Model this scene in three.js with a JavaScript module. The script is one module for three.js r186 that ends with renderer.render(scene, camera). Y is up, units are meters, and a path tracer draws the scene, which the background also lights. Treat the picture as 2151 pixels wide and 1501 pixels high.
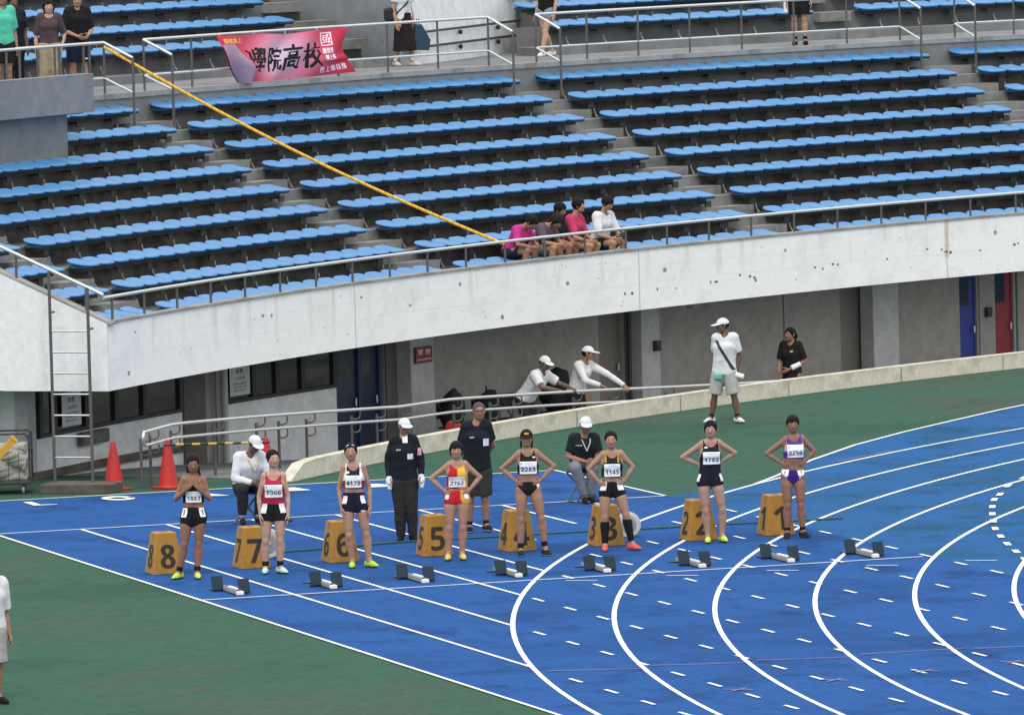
import * as THREE from 'three';
import { mergeGeometries } from 'three/addons/utils/BufferGeometryUtils.js';
import { FontLoader } from 'three/addons/loaders/FontLoader.js';

// ---------- camera, sky, sun, exposure ----------
const scene = new THREE.Scene();
const camera = new THREE.PerspectiveCamera(5.2, 1024 / 714, 1, 900);
{
  const yaw = 0.32303, pit = 0.07318, roll = -0.02617;
  const F = new THREE.Vector3(Math.sin(yaw) * Math.cos(pit), -Math.sin(pit), -Math.cos(yaw) * Math.cos(pit));
  const Rt = new THREE.Vector3(Math.cos(yaw), 0, Math.sin(yaw)), U = Rt.clone().cross(F);
  camera.position.set(-27.23, 10.0954, 93.8153);
  camera.up.copy(U.multiplyScalar(Math.cos(roll)).addScaledVector(Rt, -Math.sin(roll)));
  camera.lookAt(camera.position.clone().add(F));
}
const renderer = new THREE.WebGLRenderer({ antialias: true });
renderer.setSize(1024, 714);
renderer.toneMapping = THREE.LinearToneMapping;
renderer.toneMappingExposure = 1.42;
renderer.shadowMap.enabled = true;
renderer.shadowMap.type = THREE.PCFSoftShadowMap;
{ // overcast sky: bright cloud sheet, a little brighter towards the zenith, soft cloud mottling
  const W = 256, H = 128, d = new Float32Array(W * H * 4);
  for (let j = 0; j < H; j++) for (let i = 0; i < W; i++) {
    const el = (0.5 - (j + 0.5) / H) * -Math.PI, a = i / W * Math.PI * 2, s = Math.max(0, Math.sin(el));
    let L = el > 0 ? 0.62 + 0.62 * s : 0.5;
    L *= 1 + 0.05 * Math.sin(3 * a + 4 * s) + 0.04 * Math.sin(7 * a - 9 * s + 1);
    const k = (j * W + i) * 4;
    d[k] = L * 0.965; d[k + 1] = L; d[k + 2] = L * 1.05; d[k + 3] = 1;
  }
  const t = new THREE.DataTexture(d, W, H, THREE.RGBAFormat, THREE.FloatType);
  t.mapping = THREE.EquirectangularReflectionMapping; t.colorSpace = THREE.LinearSRGBColorSpace;
  t.magFilter = t.minFilter = THREE.LinearFilter; t.needsUpdate = true;
  scene.background = t; scene.environment = t;
}
const sun = new THREE.DirectionalLight(0xfff4e6, 1.0);
sun.position.set(-25, 90, 60); sun.target.position.set(10, 0, -15);
sun.castShadow = true; sun.shadow.radius = 30; sun.shadow.mapSize.set(4096, 4096);
Object.assign(sun.shadow.camera, { left: -60, right: 60, top: 60, bottom: -60, near: 10, far: 220 });
scene.add(sun, sun.target);

// ---------- small helpers ----------
let seed = 7;
const rnd = () => { seed = (seed * 1664525 + 1013904223) >>> 0; return seed / 4294967296; };
const CX = 47.658, CZ = 20;                       // centre of the bend
const pol = (R, deg, y = 0) => new THREE.Vector3(CX + R * Math.cos(deg * Math.PI / 180), y, CZ + R * Math.sin(deg * Math.PI / 180));
const taken = {};
function numbered(n) { taken[n] = (taken[n] ?? -1) + 1; return taken[n] ? `${n}_${String(taken[n]).padStart(3, '0')}` : n; }
function tag(o, label, category, group, kind) {
  if (label) o.userData.label = label;
  if (category) o.userData.category = category;
  if (group) o.userData.group = group;
  if (kind) o.userData.kind = kind;
  return o;
}
function thing(name, label, category, pos = [0, 0, 0], turn = 0, group, kind) {
  const o = new THREE.Group(); o.name = numbered(name); o.position.set(...(pos.isVector3 ? pos.toArray() : pos)); o.rotation.y = turn;
  scene.add(o); return tag(o, label, category, group, kind);
}
function mesh(name, geo, mat, parent) {
  const g = Array.isArray(geo) ? mergeGeometries(geo.map(norm)) : geo;
  const m = new THREE.Mesh(g, mat); m.name = parent ? name : numbered(name); m.castShadow = m.receiveShadow = true;
  (parent ?? scene).add(m); return m;
}
function norm(g) {                                // same attributes everywhere so that shapes can be merged
  if (g.index) g = g.toNonIndexed();
  if (!g.attributes.uv) g.setAttribute('uv', new THREE.BufferAttribute(new Float32Array(g.attributes.position.count * 2), 2));
  if (!g.attributes.normal) g.computeVertexNormals();
  for (const k of Object.keys(g.attributes)) if (!['position', 'normal', 'uv'].includes(k)) g.deleteAttribute(k);
  return g;
}
class Quads {                                     // collects quads with their own normals and uv in metres
  constructor() { this.p = []; this.n = []; this.u = []; }
  quad(a, b, c, d, ua, ub, uc, ud, na, nb, nc, nd) {
    if (!na) { const n = b.clone().sub(a).cross(d.clone().sub(a)); if (n.lengthSq() < 1e-12) n.copy(c.clone().sub(b).cross(d.clone().sub(b))); na = nb = nc = nd = n.normalize(); }
    for (const [v, u, n] of [[a, ua, na], [b, ub, nb], [c, uc, nc], [a, ua, na], [c, uc, nc], [d, ud, nd]]) { this.p.push(v.x, v.y, v.z); this.u.push(u[0], u[1]); this.n.push(n.x, n.y, n.z); }
  }
  geo() {
    const g = new THREE.BufferGeometry();
    g.setAttribute('position', new THREE.Float32BufferAttribute(this.p, 3)); g.setAttribute('normal', new THREE.Float32BufferAttribute(this.n, 3)); g.setAttribute('uv', new THREE.Float32BufferAttribute(this.u, 2));
    return g;
  }
}
const val = (f, t) => typeof f === 'function' ? f(t) : f;
function arcSolid(R0, R1, y0, y1, tA, tB, step = 1.2) {      // block between two radii, two heights and two angles round the bend centre
  const q = new Quads(), n = Math.max(1, Math.ceil((tB - tA) / step));
  for (let i = 0; i < n; i++) {
    const a = tA + (tB - tA) * i / n, b = tA + (tB - tA) * (i + 1) / n, k = Math.PI / 180;
    const A0 = pol(R0, a, val(y0, a)), A1 = pol(R0, a, val(y1, a)), B0 = pol(R0, b, val(y0, b)), B1 = pol(R0, b, val(y1, b));
    const C0 = pol(R1, a, val(y0, a)), C1 = pol(R1, a, val(y1, a)), D0 = pol(R1, b, val(y0, b)), D1 = pol(R1, b, val(y1, b));
    const sa = a * k * R0, sb = b * k * R0, na = new THREE.Vector3(-Math.cos(a * k), 0, -Math.sin(a * k)), nb = new THREE.Vector3(-Math.cos(b * k), 0, -Math.sin(b * k)), ma = na.clone().negate(), mb = nb.clone().negate();
    q.quad(A0, B0, B1, A1, [sa, A0.y], [sb, B0.y], [sb, B1.y], [sa, A1.y], na, nb, nb, na);
    q.quad(D0, C0, C1, D1, [sb, D0.y], [sa, C0.y], [sa, C1.y], [sb, D1.y], mb, ma, ma, mb);
    q.quad(A1, B1, D1, C1, [sa, R0], [sb, R0], [sb, R1], [sa, R1]);
    q.quad(C0, D0, B0, A0, [sa, R1], [sb, R1], [sb, R0], [sa, R0]);
    if (i === 0) q.quad(C0, A0, A1, C1, [R1, C0.y], [R0, A0.y], [R0, A1.y], [R1, C1.y]);
    if (i === n - 1) q.quad(B0, D0, D1, B1, [R0, B0.y], [R1, D0.y], [R1, D1.y], [R0, B1.y]);
  }
  return q.geo();
}
function tube(pts, r, sides = 8, closed = false) {           // round bar through points, mitred
  const q = new Quads(), n = pts.length, rings = [];
  let up = new THREE.Vector3(0, 1, 0);
  for (let i = 0; i < n; i++) {
    const p = pts[i], a = closed ? pts[(i + n - 1) % n] : pts[Math.max(0, i - 1)], b = closed ? pts[(i + 1) % n] : pts[Math.min(n - 1, i + 1)];
    const d1 = p.clone().sub(a), d2 = b.clone().sub(p); if (d1.lengthSq() < 1e-10) d1.copy(d2); if (d2.lengthSq() < 1e-10) d2.copy(d1);
    const d = d1.clone().normalize().add(d2.clone().normalize()).normalize();
    if (Math.abs(up.dot(d)) > 0.97) up = Math.abs(d.x) < 0.8 ? new THREE.Vector3(1, 0, 0) : new THREE.Vector3(0, 0, 1);
    const s = up.clone().sub(d.clone().multiplyScalar(up.dot(d))).normalize(), t = d.clone().cross(s), ring = [];
    const rr = Array.isArray(r) ? r[i] : r, miter = 1 / Math.max(0.5, d.dot(d1.clone().normalize()));
    for (let k = 0; k < sides; k++) { const w = k / sides * Math.PI * 2, nn = s.clone().multiplyScalar(Math.cos(w)).addScaledVector(t, Math.sin(w)); ring.push([p.clone().addScaledVector(nn, rr * (i && i < n - 1 ? Math.min(1.3, miter) : 1)), nn]); }
    rings.push(ring); up = s;
  }
  const m = closed ? n : n - 1;
  for (let i = 0; i < m; i++) for (let k = 0; k < sides; k++) {
    const A = rings[i][k], B = rings[i][(k + 1) % sides], C = rings[(i + 1) % n][(k + 1) % sides], D = rings[(i + 1) % n][k];
    q.quad(A[0], B[0], C[0], D[0], [0, 0], [0, 0], [0, 0], [0, 0], A[1], B[1], C[1], D[1]);
  }
  if (!closed) for (const [i, f] of [[0, 1], [n - 1, -1]]) { const c = rings[i].map((x) => x[0]); for (let k = 1; k < sides - 1; k += 1) { const [a, b, e] = f > 0 ? [c[0], c[k + 1], c[k]] : [c[0], c[k], c[k + 1]]; q.quad(a, b, e, e, [0, 0], [0, 0], [0, 0], [0, 0]); } }
  return q.geo();
}
const v3 = (x, y, z) => new THREE.Vector3(x, y, z);
const arcPts = (R, y, tA, tB, n) => Array.from({ length: n + 1 }, (_, i) => { const t = tA + (tB - tA) * i / n; return pol(val(R, t), t, val(y, t)); });
function box(w, h, d, x = 0, y = 0, z = 0, bevel = 0) {
  if (!bevel) return new THREE.BoxGeometry(w, h, d).translate(x, y, z);
  const s = new THREE.Shape(), a = w / 2 - bevel, b = d / 2 - bevel; s.moveTo(-a, -b); s.lineTo(a, -b); s.lineTo(a, b); s.lineTo(-a, b);
  return new THREE.ExtrudeGeometry(s, { depth: h - 2 * bevel, bevelEnabled: true, bevelSize: bevel, bevelThickness: bevel, bevelSegments: 2 }).rotateX(-Math.PI / 2).translate(x, y - h / 2 + bevel, z);
}
function extrudePoly(pts, depth, bevel = 0) { const s = new THREE.Shape(pts.map(([x, y]) => new THREE.Vector2(x, y))); return new THREE.ExtrudeGeometry(s, { depth, bevelEnabled: bevel > 0, bevelSize: bevel, bevelThickness: bevel, bevelSegments: 2, curveSegments: 12 }); }

// ---------- noise and textures ----------
function hash(x, y, s) { let h = (x * 374761393 + y * 668265263 + s * 1442695041) | 0; h = Math.imul(h ^ (h >>> 13), 1274126177); return ((h ^ (h >>> 16)) >>> 0) / 4294967296; }
function vnoise(x, y, px, py, s) {
  const xi = Math.floor(x), yi = Math.floor(y), fx = x - xi, fy = y - yi, u = fx * fx * (3 - 2 * fx), v = fy * fy * (3 - 2 * fy), m = (a, b) => ((a % b) + b) % b;
  const h = (a, b) => hash(m(a, px), m(b, py), s);
  return (h(xi, yi) * (1 - u) + h(xi + 1, yi) * u) * (1 - v) + (h(xi, yi + 1) * (1 - u) + h(xi + 1, yi + 1) * u) * v;
}
function fbm(u, v, fx, fy, oct, s) { let a = 0, w = 0.5, t = 0; for (let o = 0; o < oct; o++) { a += w * vnoise(u * fx, v * fy, fx, fy, s + o); t += w; w *= 0.55; fx *= 2; fy *= 2; } return a / t; }
const toS = (c) => 255 * (c <= 0.0031308 ? c * 12.92 : 1.055 * Math.pow(c, 1 / 2.4) - 0.055);
function tex(w, h, f, mw, mh) {                    // f(u, v) -> linear colour; the picture covers mw x mh metres
  const d = new Uint8Array(w * h * 4);
  for (let j = 0; j < h; j++) for (let i = 0; i < w; i++) { const c = f((i + 0.5) / w, (j + 0.5) / h), k = (j * w + i) * 4; for (let q = 0; q < 3; q++) d[k + q] = Math.max(0, Math.min(255, toS(Math.max(0, c[q])))); d[k + 3] = 255; }
  const t = new THREE.DataTexture(d, w, h, THREE.RGBAFormat); t.colorSpace = THREE.SRGBColorSpace; t.wrapS = t.wrapT = THREE.RepeatWrapping; t.magFilter = THREE.LinearFilter; t.minFilter = THREE.LinearFilter;
  if (mw) t.repeat.set(1 / mw, 1 / mh);
  t.needsUpdate = true; return t;
}
const mix = (a, b, t) => a.map((x, i) => x + (b[i] - x) * t), sc = (a, k) => a.map((x) => x * k), clamp = (x, a = 0, b = 1) => Math.min(b, Math.max(a, x)), sstep = (a, b, x) => { const t = clamp((x - a) / (b - a)); return t * t * (3 - 2 * t); };
const std = (color, rough = 0.8, extra = {}) => { const m = new THREE.MeshStandardMaterial({ roughness: rough, ...extra }); if (Array.isArray(color)) m.color.setRGB(...color); else m.map = color; return m; };
function concrete(base, dirt, amount, m, s, w = 512) {
  return tex(w, w, (u, v) => {
    const a = fbm(u, v, 5, 5, 5, s), b = fbm(u, v, 24, 24, 4, s + 20), c = fbm(u, v, 3, 14, 4, s + 40);
    let k = mix(base, dirt, amount * (0.75 * sstep(0.42, 0.72, a) + 0.5 * sstep(0.5, 0.8, c)));
    return sc(k, 0.82 + 0.36 * b);
  }, m, m);
}
function canvasTex(w, h, draw) {
  const c = document.createElement('canvas'); c.width = w; c.height = h; const g = c.getContext('2d'); draw(g, w, h);
  const t = new THREE.CanvasTexture(c); t.colorSpace = THREE.SRGBColorSpace; t.magFilter = THREE.LinearFilter; return t;
}
const soft = (map, spec = 0.15) => new THREE.MeshPhysicalMaterial({ map, roughness: 1, specularIntensity: spec });
const M = {
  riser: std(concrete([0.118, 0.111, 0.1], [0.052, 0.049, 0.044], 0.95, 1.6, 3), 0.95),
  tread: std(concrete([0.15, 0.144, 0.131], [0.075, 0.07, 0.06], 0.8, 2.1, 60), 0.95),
  aisle: std(concrete([0.225, 0.225, 0.22], [0.12, 0.115, 0.105], 0.7, 2.2, 90), 0.93),
  deck: std(concrete([0.19, 0.198, 0.202], [0.115, 0.11, 0.1], 0.7, 3.7, 120), 0.9),
  passage: std(concrete([0.34, 0.325, 0.295], [0.275, 0.262, 0.23], 0.5, 3.3, 150), 0.92),
  litsillwall: std(concrete([0.76, 0.765, 0.76], [0.66, 0.66, 0.645], 0.45, 3.3, 155), 0.9),  // passage wall made paler: the lit left end is put into the colour
  pillar: std(concrete([0.47, 0.47, 0.465], [0.39, 0.385, 0.37], 0.5, 2.4, 180), 0.9),  // paler than the back wall, the extra light on the pillars painted in
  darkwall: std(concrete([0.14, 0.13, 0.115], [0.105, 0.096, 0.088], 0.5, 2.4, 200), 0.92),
  greywall: std(concrete([0.21, 0.228, 0.243], [0.165, 0.178, 0.19], 0.6, 4.1, 210), 0.85),
  whitewall: std(concrete([0.83, 0.835, 0.835], [0.76, 0.765, 0.755], 0.5, 3.2, 230), 0.85),
  plinth: std(concrete([0.62, 0.58, 0.47], [0.42, 0.38, 0.28], 0.75, 1.7, 250), 0.9),
  base: std(concrete([0.12, 0.105, 0.085], [0.065, 0.055, 0.045], 0.8, 1.3, 270, 256), 0.95),
  coping: std(concrete([0.3, 0.3, 0.29], [0.17, 0.16, 0.14], 0.8, 1.9, 290, 256), 0.9),
  steel: std([0.66, 0.66, 0.63], 0.32, { metalness: 0.75 }),
  post: std([0.13, 0.122, 0.115], 0.5, { metalness: 0.5 }),
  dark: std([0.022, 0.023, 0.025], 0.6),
  iron: std([0.045, 0.045, 0.047], 0.55, { metalness: 0.3 }),
  rubber: std([0.02, 0.02, 0.02], 0.9),
  line: std(tex(256, 256, (u, v) => sc([0.8, 0.81, 0.8], 0.86 + 0.22 * fbm(u, v, 20, 20, 4, 5)), 2, 2), 0.75),
  thin: std(tex(256, 256, (u, v) => sc([0.7, 0.72, 0.78], 0.85 + 0.35 * fbm(u, v, 30, 30, 4, 8)), 2, 2), 0.75),
};
M.glass = new THREE.MeshPhysicalMaterial({ color: new THREE.Color().setRGB(0.02, 0.023, 0.025), roughness: 0.12, metalness: 0 });
// ---------- ground and track ----------
{
  const g1 = [0.04, 0.096, 0.066], g2 = [0.062, 0.084, 0.062], g3 = [0.028, 0.072, 0.05];
  const gt = tex(1024, 1024, (u, v) => {
    const a = fbm(u, v, 6, 6, 6, 11), b = fbm(u, v, 160, 160, 3, 31), c = fbm(u, v, 9, 9, 5, 51);
    return sc(mix(mix(g1, g2, sstep(0.5, 0.74, a) * 0.95), g3, sstep(0.5, 0.78, c) * 0.55), 0.82 + 0.36 * b);
  }, 17, 17);
  const s = new THREE.Shape([[-400, -400], [500, -400], [500, 400], [-400, 400]].map(([x, z]) => new THREE.Vector2(x, -z)));
  const h = new THREE.Path(), ring = [];
  for (let t = -139.2; t <= -95; t += 1) ring.push(pol(54.95, t));
  for (let t = -95; t >= -139.2; t -= 1) ring.push(pol(60.5, t));
  h.setFromPoints(ring.map((p) => new THREE.Vector2(p.x, -p.z))); s.holes.push(h);
  const g = new THREE.ShapeGeometry(s).rotateX(-Math.PI / 2), p = g.attributes.position, uv = g.attributes.uv;
  for (let i = 0; i < p.count; i++) uv.setXY(i, p.getX(i), p.getZ(i));
  tag(mesh('ground', g, soft(gt)), 'weathered green synthetic surround beside and behind the blue running track', null, null, 'structure');
}
const track = thing('running_track', 'blue running track with white lane lines, a straight chute crossing the bend', null, [0, 0, 0], 0, null, 'structure');
{
  const blue = (b, wear, s) => tex(1024, 1024, (u, v) => {
    const a = fbm(u, v, 7, 7, 6, s), c = fbm(u, v, 190, 190, 3, s + 9), e = fbm(u, v, 18, 18, 5, s + 17), f = fbm(u, v, 40, 12, 3, s + 33);
    return sc(mix(mix(b, wear, 0.75 * sstep(0.45, 0.75, a)), sc(wear, 0.8), 0.7 * sstep(0.54, 0.78, e) + 0.3 * sstep(0.6, 0.8, f)), 0.82 + 0.36 * c);
  }, 13, 13);
  const flat = (pts, y) => { const g = new THREE.ShapeGeometry(new THREE.Shape(pts.map((p) => new THREE.Vector2(p.x, -p.z)))).rotateX(-Math.PI / 2).translate(0, y, 0), p = g.attributes.position; for (let i = 0; i < p.count; i++) g.attributes.uv.setXY(i, p.getX(i), p.getZ(i)); return g; };
  const P = (x, z) => v3(x, 0, z);
  const OUT = [[-139.4, 47.66], [-137.85, 47.82], [-135, 48.3], [-132, 48.78], [-129.4, 49.13], [-127.1, 49.43], [-124.8, 49.8], [-123, 50.08], [-120, 50.5], [-110, 51.6], [-95, 52.6]];
  // the chute of the straight, and the older bend that lies outside it (cut so that the sheets do not overlap)
  mesh('straight_surface', flat([P(0, -14.85), P(9.76, -14.85), P(9.76, 95), P(0, 95)], 0.004), soft(blue([0.023, 0.086, 0.26], [0.018, 0.064, 0.195], 301), 0.12), track);
  const bend = []; // outside edge from the chute corner to beyond the frame, back along lane 1
  for (const [t, R] of OUT) bend.push(pol(R, t));
  for (let t = -95; t >= -180; t -= 2) { const p = pol(36, t); if (p.x > 9.765 && p.z < 22) bend.push(p); }
  bend.push(P(11.66, 20), P(11.66, 95), P(9.764, 95), P(9.764, -10.0));
  mesh('bend_surface', flat(bend, 0.004), soft(blue([0.024, 0.1, 0.256], [0.02, 0.086, 0.168], 341), 0.12), track);
  const ribbon = (pts, w, y, mat, name) => { // painted line of width w along points, following the ground
    const q = new Quads(); let s = 0;
    const off = pts.map((p, i) => { const d = pts[Math.min(i + 1, pts.length - 1)].clone().sub(pts[Math.max(0, i - 1)]).normalize(); return v3(d.z, 0, -d.x).multiplyScalar(w / 2); });
    for (let i = 0; i < pts.length - 1; i++) { const a = pts[i], b = pts[i + 1], l = a.distanceTo(b), Y = (p) => p.setY(y); q.quad(Y(a.clone().add(off[i])), Y(a.clone().sub(off[i])), Y(b.clone().sub(off[i + 1])), Y(b.clone().add(off[i + 1])), [0, s], [w, s], [w, s + l], [0, s + l]); s += l; }
    const g = q.geo(), n = g.attributes.normal; if (n.getY(0) < 0) { const p = g.attributes.position.array; for (let i = 0; i < p.length; i += 9) for (let k = 0; k < 3; k++) { const t = p[i + 3 + k]; p[i + 3 + k] = p[i + 6 + k]; p[i + 6 + k] = t; } for (let i = 0; i < n.count; i++) n.setXYZ(i, 0, 1, 0); }
    return name ? mesh(name, g, mat, track) : g;
  };
  const R8 = CX;
  for (let k = 0; k <= 8; k++) {                    // bend lane lines, then along the straight
    const R = R8 - 1.22 * k, pts = []; for (let t = -100; t >= -180; t -= 1) pts.push(pol(R, t));
    pts.push(P(1.22 * k, 40), P(1.22 * k, 95)); ribbon(pts, 0.06, 0.009, M.line, 'bend_lane_line');
  }
  ribbon(OUT.map(([t, R]) => pol(R, t)), 0.06, 0.012, M.line, 'outer_edge_line');
  for (let k = 0; k <= 4; k++) {                    // straight lane lines up to where the bend line crosses them
    const u = 1.22 * k, z = k ? 20 - Math.sqrt(R8 * R8 - (R8 - u) ** 2) : 20;
    ribbon([P(u, k ? -10 : -14.85), P(u, z)], 0.05, 0.0125, M.line, 'straight_lane_line');
  }
  for (const [u, z] of [[6.1, -4.97], [7.32, -6.84], [8.54, -8.5]]) ribbon([P(u, -10), P(u, z)], 0.05, 0.0125, M.line, 'straight_lane_line');
  ribbon([P(9.76, -14.85), P(9.76, -10.05)], 0.05, 0.0125, M.line, 'straight_lane_line');
  ribbon([P(0, -14.85), P(9.76, -14.85)], 0.055, 0.013, M.line, 'back_edge_line');
  ribbon([P(-0.02, -10), P(9.72, -10)], 0.05, 0.0135, M.thin, 'start_line');
  ribbon([P(0.03, 0), P(9.68, 0)], 0.05, 0.0135, M.thin, 'start_line');
  for (let k = 1; k <= 8; k++) {                    // dashed continuation of the straight lanes across the bend
    const u = 1.22 * k, z0 = 20 - Math.sqrt(R8 * R8 - (R8 - u) ** 2) + (k === 8 ? 0.4 : 0.25);
    for (let z = Math.ceil((z0 - 0.9) / 1.21) * 1.21 + 0.9; z < 14.5; z += 1.21) mesh('dash_mark', ribbon([P(u, z), P(u, z + 0.41)], 0.05, 0.0145), M.line, track);
  }
  for (let k = 0; k < 5; k++) ribbon([P(4.71 + k * 1.31, 0.3 + k * 0.12), P(4.9 + k * 1.31, 0.42 + k * 0.12), P(5.06 + k * 1.31, 0.52 + k * 0.12)], 0.04, 0.015, M.thin, 'curved_start_mark');
  const red = std([0.36, 0.16, 0.18], 0.9), mark = std([0.2, 0.15, 0.25], 0.9);
  for (const [a, b, z0, z1] of [[1.26, 2.27, 9.75, 10.07], [2.48, 3.6, 9.85, 10.18], [3.7, 4.8, 10.0, 10.25], [4.94, 6.2, 10.05, 10.12], [6.3, 7.2, 10.2, 10.35]]) { ribbon([P(a, z0), P(b, z1)], 0.022, 0.0155, red, 'red_mark_line'); ribbon([P(a - 0.02, z0), P(a + 0.14, z0 + 0.03)], 0.05, 0.0165, mark, 'red_mark_line'); }
  for (const [x, z] of [[2.5, 12.6], [3.75, 12.3], [4.95, 12.0], [6.15, 11.7]]) { ribbon([P(x - 0.13, z + 0.1), P(x + 0.12, z - 0.1)], 0.04, 0.0165, mark, 'red_cross_mark'); ribbon([P(x - 0.12, z - 0.12), P(x + 0.13, z + 0.1)], 0.04, 0.0172, mark, 'red_cross_mark'); }
  const sq = [[15.04, -9.64], [14.37, -8.6], [13.78, -7.45], [13.42, -6.77], [13.0, -5.81], [12.61, -4.85], [12.24, -3.9], [11.86, -2.9], [11.53, -1.9], [11.22, -0.91], [10.94, 0.08], [10.66, 1.05]];
  for (let i = 0; i < sq.length; i++) { const [x, z] = sq[i], [x2, z2] = sq[Math.min(i + 1, sq.length - 1)], [x1, z1] = sq[Math.max(0, i - 1)], l = Math.hypot(x2 - x1, z2 - z1), dx = (x2 - x1) / l * 0.2, dz = (z2 - z1) / l * 0.2; ribbon([P(x - dx, z - dz), P(x + dx, z + dz)], 0.085, 0.0175, M.line, 'square_dash_mark'); }
  ribbon([P(13.6, -13.6), P(15.1, -14.9)], 0.035, 0.0165, mark, 'red_mark_line');
  // symbols painted behind the hurdle start line
  const sym = (g, x, z) => mesh('painted_symbol', flat(g.map(([a, b]) => P(x + a * 0.86, z + b * 0.86)), 0.0145), M.line, track);
  sym([[-0.03, -0.4], [0.11, -0.4], [0.11, 0.2], [0.36, 0.27], [0.36, 0.34], [-0.03, 0.3]], 1.62, -14.1);
  { const q = []; for (let i = 0; i <= 26; i++) { const a = i / 26 * Math.PI * 1.85 + 0.2; q.push([Math.cos(a) * 0.27, Math.sin(a) * 0.4]); } for (let i = 26; i >= 0; i--) { const a = i / 26 * Math.PI * 1.85 + 0.2; q.push([Math.cos(a) * 0.13, Math.sin(a) * 0.17]); } sym(q, 2.95, -14.25); }
  sym([[-0.1, 0.2], [0.35, 0.35], [0.1, -0.35]], 4.15, -14.0); sym([[-0.2, 0.25], [0.25, 0.3], [0.15, -0.35], [0.02, -0.35]], 5.5, -14.1);
  sym([[-0.3, 0.3], [0.3, 0.35], [0.3, 0.2], [0, -0.3], [-0.1, -0.3]], 6.8, -14.0); sym([[-0.25, 0.25], [0.3, 0.3], [0.22, -0.3], [0.05, -0.3]], 8.15, -14.1);
}

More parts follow.
